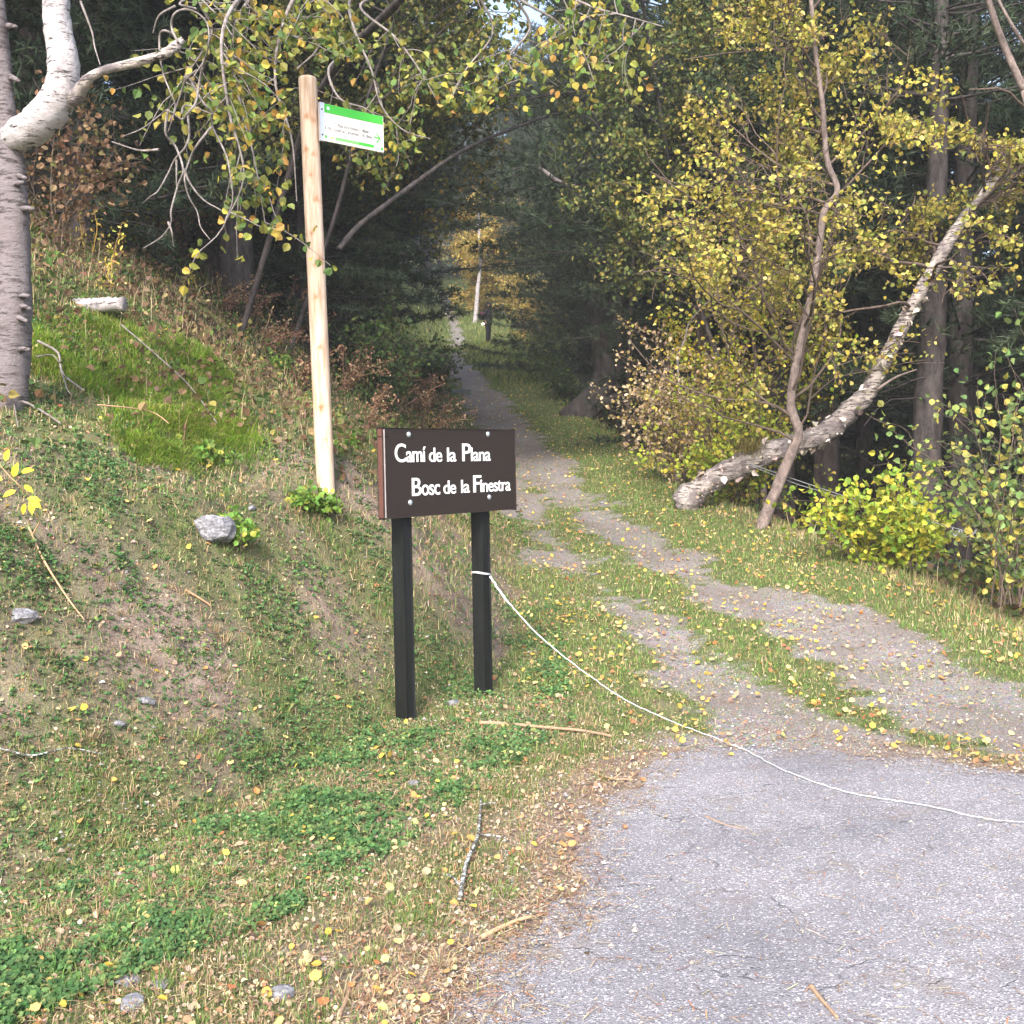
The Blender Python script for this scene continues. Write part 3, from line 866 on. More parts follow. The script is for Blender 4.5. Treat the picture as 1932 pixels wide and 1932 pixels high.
V = np.stack([x, y, z], 1)[:, None, :] + ico[None] * (sz[:, None] * (1 + .35 * rng.standard_normal((n, 1))))[:, :, None] * (1 + .2 * rng.standard_normal((n, 8, 3)))
mb = MB()
mb.add(V.reshape(-1, 3), (np.arange(n)[:, None, None] * 8 + iF[None]).reshape(-1, 3), np.repeat(pick(rng, [(3, .40, .37, .35), (2, .28, .27, .30), (.7, .56, .54, .52), (1.5, .34, .27, .22)], n), 8, 0))
tag(mk('gravel', mb, M['stone_col']), 'small grey pebbles on the bare soil and tracks', 'gravel', kind='stuff')

# fallen leaves
YEL = [(3, .72, .50, .10), (2.4, .76, .60, .26), (2.0, .64, .34, .13), (1.0, .50, .20, .10), (2.4, .46, .33, .22), (.7, .62, .60, .22)]
x, y = scatter(rng, 32000, 2.6, 45)
a, t, d, e = masks(x, y)
clump = .35 + 1.3 * sm(.35, .65, fbm(x, y, .5, 91, 3))
ok = rng.random(len(x)) < clump * np.where(a > 0, .002, np.where(d > 0, np.where(y > 12, .3, .07), np.where((y < 7) & (x < .8), .085, np.where(t > .5, np.where(y > 10, .95, .5), .85)))) * np.where(e > .5, .5, 1)
x, y = x[ok], y[ok]; n = len(x)
P = np.stack([x, y, H(x, y) + .012 + .02 * rng.random(n)], 1)
P[:, 2] = np.where(masks(x, y)[0] > 0, Lv(y) + .016, P[:, 2])
mb = MB()
far = sm(6, 14, y)[:, None]
cl = pick(rng, YEL, n, .12)
leaves(mb, rng, P, .017 + .019 * rng.random(n) + .0006 * y, cl, ROUND, up=(0, -.15, 1), spread=.42)
tag(mk('fallen_leaves', mb, M['leaf']), 'yellow and orange birch leaves fallen over path and verges', 'leaf litter', kind='stuff')

# long bright tussock grass beside the birch foot
tus = []
rng = np.random.default_rng(55)
for k in range(190):
    u = 55 + 420 * rng.random(); v = 600 + 270 * rng.random()
    if v > 640 + .75 * u or v < 585 + .22 * (u - 50): continue
    if rng.random() < .12: continue
    tus.append((u, v, int(260 + 260 * rng.random())))
for k in range(16): tus.append((215 + 165 * rng.random(), 775 + 95 * rng.random(), 380))
mb = MB()
for u, v, n in tus:
    c0 = G(u, v)
    r_ = .055 + .05 * rng.random()
    if fbm(np.array([c0[0]]), np.array([c0[1]]), .35, 99, 2)[0] < .38: n = n // 5
    q0 = rng.standard_normal((n, 2)) * r_
    q = q0 + c0[:2]
    P = np.stack([q[:, 0], q[:, 1], H(q[:, 0], q[:, 1])], 1)
    tone = (.55 + .8 * rng.random()) * np.array([1 + .35 * rng.random(), 1, 1])
    c = pick(rng, [(4, .13, .27, .03), (3, .18, .34, .04), (1.4, .26, .36, .08), (.7, .40, .36, .18)], n) * tone
    out_ = np.concatenate([q0 / r_ * .45, np.zeros((n, 1))], 1) + np.array([.25 + .3 * rng.normal(), -.35, -.12])
    blades(mb, rng, P, .030 + .075 * rng.random(n), .0046, c, .8, out_)
tag(mk('tussock_grass', mb, M['grass']), 'long bright green grass in soft tussocks at the birch foot', 'grass', kind='stuff')

# mixed herbs on the left hillside behind, and the dim understorey on the right slope
def herbs(name, n, cond, pal, pal2, smin, smax, hmax, label, y0, y1, seed, stalk=.08):
    rng = np.random.default_rng(seed)
    x, y = scatter(rng, n, y0, y1, 1.2, .62)
    d = sdist(x, y, FOOT); e = -sdist(x, y, EDGE)
    q = fbm(x, y, 1.1, seed + 5, 3)
    ok = cond(x, y, d, e, rng, q)
    x, y, q = x[ok], y[ok], q[ok]; n = len(x)
    hh_ = hmax * rng.random(n) ** 1.5 * (.4 + 1.2 * q)
    P = np.stack([x, y, H(x, y) + .01 + hh_], 1)
    c = np.where((q + .12 * rng.standard_normal(n) > .5)[:, None], pick(rng, pal, n), pick(rng, pal2, n))
    mb = MB()
    leaves(mb, rng, P, (smin + (smax - smin) * rng.random(n) ** 2) * (1 + y * .012), c, LEAF, up=(0, -.4, .8), spread=.8)
    k = rng.random(n) < stalk
    kk = int(k.sum())
    Pk = P[k].copy(); Pk[:, 2] = H(Pk[:, 0], Pk[:, 1])
    blades(mb, rng, Pk, hmax * (.5 + rng.random(kk)), .004 + .0004 * y[k], pick(rng, STRAW, kk), .5, (.15, 0, 0))
    return tag(mk(name, mb, M['leaf']), label, 'undergrowth', kind='stuff')
herbs('undergrowth', 60000, lambda x, y, d, e, r, q: (d > .9) & (r.random(len(x)) < np.where(y < 7.6, .12 * (d > 1.6), .75)), [(3, .07, .12, .03), (2, .11, .17, .045), (.8, .24, .24, .07), (.3, .42, .35, .10)], [(3, .15, .09, .055), (2, .22, .14, .085), (1.5, .10, .09, .04), (.6, .34, .26, .14)], .025, .07, .22, 'mixed green and brown herbs on the left hillside under the trees', 6, 30, 201)
herbs('low_plants', 70000, lambda x, y, d, e, r, q: (e > .15) & (e < 14) & (r.random(len(x)) < .9), [(3, .05, .085, .025), (2, .10, .14, .03), (1, .25, .24, .05)], [(3, .08, .05, .035), (2, .15, .10, .06), (1, .22, .18, .05)], .03, .08, .35, 'dim leafy low plants covering the slope below the right verge', 7, 40, 202)
herbs('verge_plants', 26000, lambda x, y, d, e, r, q: (y > 11) & (d > -.15) & (d < 1.4), [(3, .07, .13, .035), (2, .11, .18, .05)], [(2, .20, .14, .07), (2, .10, .13, .04)], .03, .06, .18, 'green herbs along the left side of the climbing path', 11, 60, 203)

# ------------------------------------------------------------------ trees
def grow(rng, p, d, length, r, depth, prm, out, anchors):
    n = 7 if depth else 6
    step = length / n
    P = [np.array(p, float)]; d = np.array(d, float); d /= np.linalg.norm(d)
    for i in range(n):
        d = d + rng.standard_normal(3) * prm['wig'] + np.array([0, 0, prm['up'] if depth else prm.get('droop', prm['up'])])
        d /= np.linalg.norm(d)
        P.append(P[-1] + d * step)
    P = np.array(P); rad = np.linspace(r, r * .35, n + 1)
    out.append((P, rad, depth))
    if depth <= prm.get('leafdepth', 1):
        for i in range(1, n + 1):
            anchors.append(P[i])
    if depth > 0:
        for k in range(prm['kids']):
            t = .2 + .8 * (k + rng.random()) / prm['kids']
            i = min(int(t * n), n - 1)
            f = t * n - i
            q = P[i] * (1 - f) + P[i + 1] * f
            ax = np.cross(d, rng.standard_normal(3)); ax /= np.linalg.norm(ax)
            dd = (P[i + 1] - P[i]) / step + ax * prm['spread'] * (.7 + .6 * rng.random())
            grow(rng, q, dd, length * prm['ratio'] * (1.15 - .5 * t), max(r * .5, .0025), depth - 1, prm, out, anchors)

def limbs(mb, out, sides=5, minr=.0025):
    for P, r, dpt in out:
        tube(mb, P, np.maximum(r, minr), sides if dpt else 4, cap=False)

def crown_leaves(rng, anchors, per, spread, size, pal, shape=LEAF, hang=.4, keep=None):
    A = np.repeat(np.array(anchors), per, 0)
    A = A + rng.standard_normal(A.shape) * spread
    if keep is not None: A = A[keep(A)]
    mb = MB()
    leaves(mb, rng, A, size * (.7 + .6 * rng.random(len(A))), pick(rng, pal, len(A)), shape, hang=hang)
    return mb

def poly(pts, n=24):
    return smooth_path([W(*p) for p in pts], n)

def radii(P, rpx):
    """radius along a limb from widths measured on the photograph: [(fraction, metres)]"""
    f = np.linspace(0, 1, len(P))
    return np.interp(f, [a for a, _ in rpx], [b for _, b in rpx])

# --- birch at the left edge: grey straight stem, white bent stem, one crooked branch
rng = np.random.default_rng(7)
b0 = np.array([-3.03, 6.6, Hs(-3.03, 6.6)])
bt_ = thing('birch_tree', 'old birch at the left edge with a grey stem and a thick white bent stem', 'tree', b0)
PA = smooth_path([W(6, 830, 6.62), W(10, 780, 6.6), W(20, 690, 6.6), W(26, 590, 6.58), W(27, 500, 6.58), W(26, 400, 6.57), W(20, 300, 6.56), W(8, 200, 6.55), W(0, 100, 6.55), W(-8, 0, 6.5), W(-30, -200, 6.5), W(-20, -500, 6.4)], 70)
mb = MB(); tube(mb, PA, radii(PA, [(0, .20), (.06, .135), (.15, .112), (.3, .10), (.45, .085), (.6, .062), (1, .04)]), 20, rough=.035, rng=rng)
for (u, v, du, dv) in ((52, 394, 18, 0), (46, 560, 14, -2), (48, 578, 16, 4), (40, 598, 18, 8), (47, 661, 14, -2), (44, 332, 8, 4), (22, 50, 14, 0), (35, 350, 14, -6), (30, 145, 10, 8)):
    p0 = W(u - 12, v, 6.55); p1 = W(u + du * .6, v + dv, 6.42)
    tube(mb, [p0, (p0 + p1) / 2 + Zu * .004, p1], [.022, .015, .010], 7)
mk('stem', mb, M['birch_grey'], bt_, smooth=True)
PB = smooth_path([W(22, 262, 6.55), W(48, 250, 6.48), W(78, 228, 6.42), W(104, 196, 6.38), W(118, 160, 6.36), W(119, 110, 6.35), W(110, 60, 6.35), W(106, 0, 6.34), W(116, -120, 6.3), W(90, -300, 6.3)], 44)
mb = MB(); tube(mb, PB, radii(PB, [(0, .075), (.12, .098), (.3, .100), (.5, .088), (.7, .076), (1, .06)]), 20, rough=.04, rng=rng)
mk('stem', mb, M['birch_white'], bt_, smooth=True)
mb = MB()
Pb = smooth_path([W(140, 190, 6.34), W(158, 160, 6.25), W(175, 143, 6.2), W(205, 130, 6.15), W(250, 120, 6.1), W(290, 108, 6.05), W(318, 98, 6.0), W(345, 73, 6.0)], 26)
tube(mb, Pb, radii(Pb, [(0, .045), (.15, .032), (.3, .024), (.8, .024), (.9, .03), (1, .014)]), 10, rough=.10, rng=rng)
mk('branch', mb, M['birch_peel'], bt_, smooth=True)
mb = MB()
tw = [[(338, 80), (322, 52), (330, 28), (345, 18), (368, 22), (388, 44), (394, 80), (386, 108), (372, 132), (360, 150)],
      [(335, 78), (318, 60), (300, 62), (300, 100), (306, 140), (318, 170), (330, 200), (318, 230)],
      [(366, 20), (340, 8), (345, 2), (372, -4), (400, 20), (420, 40), (440, 66)],
      [(372, 132), (352, 150), (340, 175), (330, 220), (316, 245)],
      [(386, 108), (372, 150), (368, 190), (352, 215), (340, 222), (316, 208), (300, 215), (268, 240), (230, 260)],
      [(360, 150), (380, 190), (398, 215), (400, 240), (420, 290), (436, 330), (440, 380), (425, 420), (430, 440)],
      [(352, 215), (360, 250), (350, 280), (334, 302), (316, 330), (300, 360), (285, 370), (265, 385)],
      [(316, 208), (312, 250), (330, 280), (345, 320), (332, 350), (325, 400), (322, 420), (310, 440), (290, 455), (270, 470)],
      [(334, 302), (332, 350)], [(322, 420), (326, 440), (330, 465)],
      [(398, 240), (372, 270), (355, 300), (350, 330), (356, 370), (372, 400), (380, 430), (395, 450)],
      [(330, 8), (300, 30), (290, 60)], [(150, 0), (175, 60), (180, 90), (186, 125)], [(345, 215), (352, 200), (402, 215)],
      [(345, 320), (360, 350), (385, 375), (420, 400)], [(300, 280), (260, 283), (215, 270)]]
for pts in tw:
    Yq = 6.0 + .2 * rng.random()
    P = smooth_path([W(u + rng.normal() * 2, v + rng.normal() * 2, Yq + .05 * rng.normal()) for u, v in pts], 5 * len(pts))
    tube(mb, P, np.linspace(.0075, .0028, len(P)), 5, cap=False)
mk('twigs', mb, M['twig'], bt_, smooth=True)

def clear_of_signs(A):
    L_ = (A - [0, 0, CAM_Z]) @ RNP
    u = 966 + 2083 * L_[:, 0] / -L_[:, 2]; v = 966 - 2083 * L_[:, 1] / -L_[:, 2]
    return ~((u > 545) & (u < 745) & (v > 110) & (v < 430) & (A[:, 1] < 7.95)) & ((u < 800) | (v < 210) | (A[:, 1] > 9))
# --- willow behind: leaning grey stem, leafy twigs hanging in front and across the top
WIL = [(3, .25, .26, .06), (2.6, .16, .21, .055), (1.5, .42, .35, .07), (.8, .48, .30, .08), (1.6, .10, .17, .05)]
rng = np.random.default_rng(17)
wb = G(520, 520); wb = np.array([-3.1, 12.6, Hs(-3.1, 12.6)])
wt = thing('willow_tree', 'leaning grey willow on the bank with yellowing leaves hanging over the signs', 'tree', wb)
PS = smooth_path([wb + Zu * -.2, W(545, 330, 12.0), W(590, 200, 11.2), W(650, 105, 10.2), W(705, 50, 9.4), W(770, -20, 8.7), W(860, -160, 8.5)], 36)
mb = MB(); tube(mb, PS, radii(PS, [(0, .034), (.5, .036), (1, .03)]), 12, rough=.04, rng=rng)
mk('trunk', mb, M['dark_bark'], wt, smooth=True)
spec = [[(760, -30, 8.7), (600, -60, 7.6), (500, -30, 7.2), (440, 60, 7.0), (450, 180, 6.9), (480, 300, 6.8), (500, 420, 6.8)],
        [(700, -60, 8.5), (580, -30, 7.4), (530, 60, 7.1), (520, 160, 7.0), (550, 260, 7.0), (560, 380, 7.0)],
        [(560, -60, 7.8), (470, -20, 7.0), (420, 60, 6.6), (430, 200, 6.5), (460, 330, 6.5), (420, 430, 6.5)],
        [(700, -60, 8.5), (660, 0, 8.1), (670, 60, 8.0), (700, 130, 8.0), (720, 200, 8.0), (760, 245, 8.0), (812, 262, 8.0)],
        [(650, 105, 10.2), (620, 130, 8.9), (640, 185, 8.2), (690, 205, 8.15), (722, 230, 8.1)],
        [(770, -20, 8.7), (680, 10, 8.4), (745, 70, 8.3), (790, 130, 8.2), (830, 200, 8.2)],
        [(860, -160, 8.5), (960, -20, 8.0), (1050, 40, 7.8), (1100, 100, 7.8), (1125, 170, 7.8)],
        [(860, -160, 8.5), (900, -20, 8.2), (930, 60, 8.2), (880, 130, 8.1), (850, 190, 8.0)],
        [(860, -160, 8.5), (1020, -40, 7.4), (1110, 10, 7.2), (1180, 30, 7.1), (1250, 50, 7.1)],
        [(960, -20, 8.0), (1000, 50, 8.0), (960, 110, 8.0), (980, 150, 8.0)],
        [(500, -60, 7.2), (620, 20, 7.2), (600, 90, 7.2), (560, 130, 7.1)],
        [(480, -40, 7.2), (380, -10, 6.9), (400, 60, 6.9), (360, 130, 6.9), (330, 170, 6.9)]]
mb = MB(); anc = []; out = []
prm = dict(wig=.16, up=-.05, droop=-.10, kids=0, spread=.8, ratio=.5, leafdepth=1)
for k, pts in enumerate(spec):
    P = poly(pts, 34)
    tube(mb, P, np.linspace(.016 if k < 3 else .013, .0035, len(P)), 6, cap=False)
    bare = k in (3, 4, 5)
    for j in range(10 if bare else 15 if k in (6, 7, 8, 9) else 24):
        i = rng.integers(6 if not bare else 14, len(P))
        dirv = rng.standard_normal(3) * [.8, .5, .5] + np.array([0, 0, -.5])
        grow(rng, P[i], dirv, .28 + .3 * rng.random(), .0045, 0, prm, out, anc)
out = [o_ for o_ in out if clear_of_signs(o_[0]).all()]
limbs(mb, out, 4, .002)
mk('branches', mb, M['twig'], wt, smooth=True)
mb = crown_leaves(rng, anc, 2, .035, .052, WIL, LEAF, .8, clear_of_signs)
mk('foliage', mb, M['leaf'], wt)

def broadleaf(label, base, height, lean, spread, rt, pal, size, per, seed, cat='tree', name='birch_tree', bark_='brown_bark', trunkpts=None, nl=16, z0=.25, kids=5, droop=-.06, up=.03, lratio=.34, group=None, keep=None, aspread=.08, depth=2, bias=None, shape=LEAF):
    rng = np.random.default_rng(seed)
    base = np.array([base[0], base[1], Hs(base[0], base[1])])
    t = thing(name, label, cat, base, group)
    if trunkpts is None:
        top = base + np.array([lean[0], lean[1], height])
        mid = (base + top) / 2 + np.array([rng.normal() * .12, rng.normal() * .12, 0]) * height * .2
        P = smooth_path([base - Zu * .3, base + (mid - base) * .5 + rng.standard_normal(3) * .04, mid, top], 30)
    else:
        P = trunkpts
    mb = MB(); tube(mb, P, radii(P, rt), 12, rough=.11 if bark_ == 'birch_peel' else .05, rng=rng)
    mk('trunk', mb, M[bark_], t, smooth=True)
    out, anc = [], []
    prm = dict(wig=.16, up=up, droop=droop, kids=kids, spread=.9, ratio=.5, leafdepth=1)
    for k in range(nl):
        f = z0 + (1 - z0) * (k + rng.random()) / nl
        i = min(int(f * (len(P) - 1)), len(P) - 2)
        a = rng.random() * 2 * np.pi
        dirv = np.array([math.cos(a), math.sin(a), .25 + .5 * rng.random()])
        if bias is not None: dirv = dirv + np.asarray(bias)
        ln = spread * (1.25 - .75 * f) * (.7 + .6 * rng.random())
        grow(rng, P[i], dirv, ln, max(.006, .22 * rt[-1][1] + .012), depth, prm, out, anc)
    if keep is not None: out = [o_ for o_ in out if o_[2] == 2 or crown_shape(o_[0]).mean() > .6]
    mb = MB(); limbs(mb, out, 5, .0025 + base[1] * .00012)
    mk('branches', mb, M['shrub_twig'] if bark_ != 'dark_bark' else M['dark_bark'], t, smooth=True)
    mb = crown_leaves(rng, anc, per, aspread, size, pal, shape, .4, keep)
    mk('foliage', mb, M['leaf'], t)
    return t

GOLD = [(4, .46, .39, .08), (3, .37, .34, .075), (2, .56, .49, .15), (3, .24, .27, .065), (1, .36, .27, .10)]
GOLDG = [(3, .60, .48, .05), (3, .42, .44, .06), (2, .26, .36, .06), (1, .70, .56, .10)]
DUSTY = [(3, .42, .32, .20), (2, .52, .42, .30), (1.5, .30, .24, .10), (1, .40, .36, .10), (.6, .55, .40, .10)]
def pix(A):
    L_ = (A - [0, 0, CAM_Z]) @ RNP
    return 966 + 2083 * L_[:, 0] / -L_[:, 2], 966 - 2083 * L_[:, 1] / -L_[:, 2]
def crown_shape(A):
    '''the outline of the golden birch crown: airy, mostly upper right, cut away above the path'''
    u, v = pix(A)
    w = 190 * (fbm(A[:, 0], A[:, 2] + A[:, 1], .5, 900, 3) - .5) + 30 * np.random.default_rng(int(abs(A[0, 0]) * 1e6) % 9999).standard_normal(len(A))
    left = np.interp(v, [0, 150, 330, 420, 520, 620, 740, 860], [1300, 1300, 1250, 1160, 1230, 1330, 1400, 1430]) + w
    right = np.interp(v, [0, 120, 220, 330, 480, 600, 700, 860], [1700, 1720, 1760, 2200, 2200, 1830, 1700, 1560]) + w
    hole = ((u - 1690) / 90) ** 2 + ((v - 330) / 60) ** 2 < 1
    hole2 = ((u - 1640) / 75) ** 2 + ((v - 560) / 50) ** 2 < 1 + w / 120
    hole = hole & (w > -40)
    tu = np.interp(v, [0, 110, 200, 300, 360, 400, 470, 560, 640, 765, 850, 980], [1530, 1540, 1552, 1560, 1580, 1555, 1545, 1530, 1512, 1492, 1495, 1442])
    front = (np.abs(u - tu) < 22) & (A[:, 1] < 11.9) & (fbm(A[:, 0], A[:, 2], .3, 911, 2) > .42)
    return (u > left) & (u < right) & (v < 870 + w) & ~hole & ~hole2 & ~front
def clumpy(frac, seed):
    def f(A):
        q = fbm(A[:, 0] + A[:, 2] * .3, A[:, 2] + A[:, 1] * .6, .42, 700 + seed, 3)
        return crown_shape(A) & (q > np.quantile(q, 1 - frac) - .06 * np.random.default_rng(seed).random(len(A)))
    return f
# slim yellow birch on the right
TB = poly([(1432, 1010, 12.2), (1442, 980, 12.2), (1470, 910, 12.15), (1495, 850, 12.1), (1506, 815, 12.05), (1492, 765, 12.0), (1500, 700, 11.95), (1512, 640, 11.9), (1530, 560, 11.9), (1545, 470, 11.85), (1555, 400, 11.8), (1580, 360, 11.8), (1560, 300, 11.8), (1552, 200, 11.75), (1540, 110, 11.7), (1530, 0, 11.7), (1520, -150, 11.7), (1540, -330, 11.7)], 80)
tb = TB[0].copy(); TB[0, 2] = min(TB[0, 2], Hs(tb[0], tb[1]) - .15)
broadleaf('slim golden birch leaning from the right verge, thick with yellow leaves', TB[1][:2], 6, (0, 0), 2.05, [(0, .075), (.2, .054), (.55, .036), (.8, .026), (1, .018)], GOLD, .049, 3, 31, trunkpts=TB, nl=34, z0=.20, kids=6, keep=clumpy(.46, 1), aspread=.055, bias=(-.05, -.08, 0), bark_='brown_bark', lratio=.4)
# leaning birch with peeling white bark
LB = poly([(1290, 955, 13.6), (1318, 925, 13.5), (1370, 890, 13.4), (1430, 862, 13.2), (1500, 838, 13.1), (1560, 815, 13.0), (1600, 780, 12.9), (1640, 735, 12.8), (1680, 660, 12.7), (1715, 590, 12.6), (1760, 510, 12.5), (1800, 440, 12.4), (1850, 375, 12.3), (1900, 310, 12.2), (1960, 240, 12.0), (2060, 130, 11.9)], 80)
LEAN_TREE = broadleaf('birch trunk with peeling white bark leaning low out to the right', LB[1][:2], 6, (0, 0), 1.7, [(0, .20), (.08, .14), (.4, .115), (.55, .08), (.75, .065), (1, .045)], GOLD, .054, 2, 32, trunkpts=LB, nl=17, z0=.62, kids=6, keep=clumpy(.66, 2), aspread=.06, bark_='birch_peel', bias=(-.1, -.2, 0))
rng = np.random.default_rng(77)
mb = MB(); n = 520
ii = rng.integers(4, 52, n); th_ = rng.random(n) * 6.28
rr_ = radii(LB, [(0, .20), (.08, .14), (.4, .115), (.55, .08), (.75, .065), (1, .045)])[ii]
P = LB[ii] + rng.random((n, 1)) * (LB[ii + 1] - LB[ii]) + np.stack([0 * th_, np.cos(th_), np.sin(th_)], 1) * rr_[:, None] * 1.02
leaves(mb, rng, P, .03 + .09 * rng.random(n) ** 2, pick(rng, [(3, .66, .60, .56), (2, .40, .33, .29), (2, .12, .09, .08)], n), NARROW * [2.2, 1, 2.5], hang=.3)
mk('peeling_bark', mb, M['dry'], LEAN_TREE)
# moss tuft sitting on that trunk
rng = np.random.default_rng(9)
mo = W(1418, 850, 13.05)
mb = MB(); n = 900
q = rng.standard_normal((n, 3)) * [.085, .07, .05] + mo + [0, .05, .02]
blades(mb, rng, q, .04 + .03 * rng.random(n), .006, pick(rng, [(2, .16, .13, .04), (2, .10, .10, .03), (1, .22, .15, .07)], n), 1.0)
tag(mk('moss_clump', mb, M['grass'], origin=mo), 'brown-green moss clump growing on the leaning birch trunk', 'moss')
# snapped bare stick crossing from the pine to the leaning trunk
mb = MB(); tube(mb, poly([(1655, 735, 12.6), (1690, 712, 12.5), (1730, 697, 12.4)], 12), np.linspace(.02, .007, 12), 7)
tag(mk('broken_branch', mb, M['brown_bark'], origin=W(1655, 735, 12.6), smooth=True), 'bare brown broken branch jutting right of the leaning birch', 'branch')

# other broadleaf trees
broadleaf('small birch with thin pale yellow leaves just right of the central pine', (3.9, 17.0), 5.2, (-.5, -.5), 1.5, [(0, .06), (1, .02)], GOLDG, .06, 2, 33, nl=18, kids=5, bias=(-.15, 0, 0), z0=.3)
broadleaf('hazel arching over the trail in dull green and ochre leaves', (-2.9, 14.2), 6.2, (2.6, -.8), 2.5, [(0, .032), (1, .015)], [(3, .11, .14, .045), (2, .19, .19, .06), (1.2, .32, .27, .08), (1.5, .07, .11, .035)], .06, 3, 34, name='hazel_tree', nl=26, kids=6, z0=.5, bark_='dark_bark', droop=-.12)
broadleaf('hazel with dull leaves high over the trail, right of the arching one', (3.9, 16.8), 8.2, (-2.0, -.8), 2.6, [(0, .055), (1, .02)], [(3, .10, .13, .04), (2, .17, .18, .05), (1.2, .30, .26, .08), (1.5, .06, .10, .03)], .06, 3, 35, name='hazel_tree', nl=24, kids=6, z0=.55, bark_='dark_bark')
broadleaf('dark low-hanging willow beyond the signs on the left of the trail', (-3.0, 18.5), 5.6, (1.6, -.3), 2.6, [(0, .11), (1, .03)], [(3, .10, .11, .03), (2, .17, .15, .04), (1.2, .26, .18, .05), (1, .07, .09, .03)], .075, 3, 36, name='willow_tree', nl=26, kids=6, z0=.35, bark_='dark_bark', droop=-.14)
FAR = [(3, .62, .44, .10), (2, .50, .40, .12), (1, .72, .56, .2), (1, .30, .32, .1)]
for k, (x, y, h, lab) in enumerate(((-.3, 62, 5.5, 'golden birch behind the hiker, nearest of the far yellow trees'), (1.6, 68, 6.5, 'far golden birch to the right of the hiker, partly behind the central pine'), (-2.0, 88, 6, 'faint yellow birch farthest up the trail'))):
    broadleaf(lab, (x, y), h, (.3, 0), 3.0, [(0, .10), (1, .03)], FAR, .14, 4, 40 + k, nl=20, kids=5, z0=.12, bark_='birch_white', aspread=.25)
broadleaf('slender white-stemmed birch standing up the trail left of the hiker', (-1.75, 57), 6.5, (.25, 0), 1.5, [(0, .13), (1, .05)], FAR, .12, 2, 44, nl=10, kids=4, z0=.62, bark_='birch_white')

# shrubs
def shrub(label, base, h, rad, pal, size, nst, per, seed, name='shrub', group=None, lean=(0, 0), spread=.06, twig='shrub_twig', shape=LEAF, z=None):
    rng = np.random.default_rng(seed)
    b = np.array([base[0], base[1], Hs(base[0], base[1]) if z is None else z])
    t = thing(name, label, 'shrub', b, group)
    out, anc = [], []
    prm = dict(wig=.14, up=.02, droop=-.03, kids=6, spread=.8, ratio=.45, leafdepth=1)
    for k in range(nst):
        a = rng.random() * 2 * np.pi; q = rng.random() ** .6
        d = np.array([math.cos(a) * q * rad / h + lean[0], math.sin(a) * q * rad / h + lean[1], 1])
        grow(rng, b - Zu * .05 + rng.standard_normal(3) * [.05, .05, 0], d, h * (.6 + .5 * rng.random()), .0065, 1, prm, out, anc)
    mb = MB(); limbs(mb, out, 5, .0012 + b[1] * .00013)
    mk('stems', mb, M[twig], t, smooth=True)
    mk('foliage', crown_leaves(rng, anc, per, spread, size, pal, shape, .3), M['leaf'], t)
    return t
LIME = [(3, .34, .42, .05), (2, .46, .46, .06), (2, .22, .34, .05), (1, .58, .50, .08)]
def at(u, v, Y): return W(u, v, Y)[:2]
shrub('yellow-green leafy bush hanging over the right verge below the wire', at(1650, 1000, 10.4), 1.0, .75, LIME, .062, 15, 2, 51, z=W(1650, 1075, 10.4)[2])
shrub('low yellow-green bush right at the foot of the slim birch', at(1720, 1050, 9.9), .6, .5, LIME, .055, 10, 2, 52, z=W(1600, 1060, 9.9)[2])
shrub('dusty brown-leaved bush between the central pine and the slim birch', at(1275, 880, 15.5), 2.3, 1.3, DUSTY, .055, 20, 3, 53)
shrub('thinner bush of faded brown and yellow leaves behind the slim birch', at(1400, 880, 14.2), 2.3, 1.2, DUSTY[2:] + LIME[:2], .055, 16, 3, 54)
shrub('green and yellow bush growing between the leaning trunk and the verge', at(1385, 905, 14.4), 1.1, .8, LIME, .058, 14, 3, 55)
shrub('tall grey-green bush with pale leaves at the right edge of the view', at(1905, 1000, 8.3), 1.9, .55, [(3, .16, .24, .08), (2, .30, .34, .10), (1.5, .48, .42, .10), (1, .10, .17, .06)], .058, 12, 2, 56, z=W(1890, 1130, 8.3)[2])
shrub('dark bush low on the slope at the right edge under the wire', at(1900, 1000, 10.6), 1.7, 1.1, [(3, .07, .11, .03), (2, .14, .17, .04), (1, .30, .28, .06)], .06, 16, 3, 57)
for k, (u, v, h, r, lab, pal) in enumerate(((110, 470, 1.3, .5, 'thin brown-leaved shrub on the upper bank just right of the grey birch stem', 0), (235, 480, 1.5, .6, 'yellow-green straggly shrub on the upper bank above the white log', 1), (330, 500, 1.4, .6, 'rust-brown straggly shrub on the upper bank between the log and the pale post', 0), (420, 500, 1.5, .6, 'olive shrub on the upper bank left of the withered ferns', 2), (530, 490, 1.7, .7, 'taller dull green shrub close behind the pale post', 2), (650, 470, 1.6, .7, 'yellow-brown shrub right of the pale post at the forest edge', 1), (720, 500, 1.5, .7, 'dark brown shrub behind the withered ferns', 0))):
    p = G(u, v)
    shrub(lab, p[:2], h, r, [[(3, .17, .10, .06), (2, .26, .17, .10), (1, .12, .11, .04)], [(3, .20, .21, .05), (2, .36, .31, .07), (2, .10, .14, .04)], [(3, .09, .12, .04), (2, .15, .18, .05), (1, .28, .22, .08)]][pal], .052, 9, 2, 620 + k, spread=.05)
shrub('small green bush beside the far left of the climbing path', (-1.75, 24), 1.5, 1.0, [(3, .06, .11, .03), (2, .10, .16, .05)], .07, 14, 3, 58)
shrub('dark green bush on the bank beyond the dead ferns', (-1.7, 15.5), 1.6, .9, [(3, .05, .09, .03), (2, .09, .14, .04)], .06, 16, 3, 59)
shrub('leafy green bush under the central pine', (1.1, 31), 2.0, 1.2, [(3, .07, .13, .04), (2, .14, .18, .05)], .08, 14, 3, 60)
shrub('small green bush left of the central pine foot', (1.35, 27.5), 1.0, .8, [(3, .07, .13, .04), (2, .14, .20, .05)], .07, 12, 3, 61)
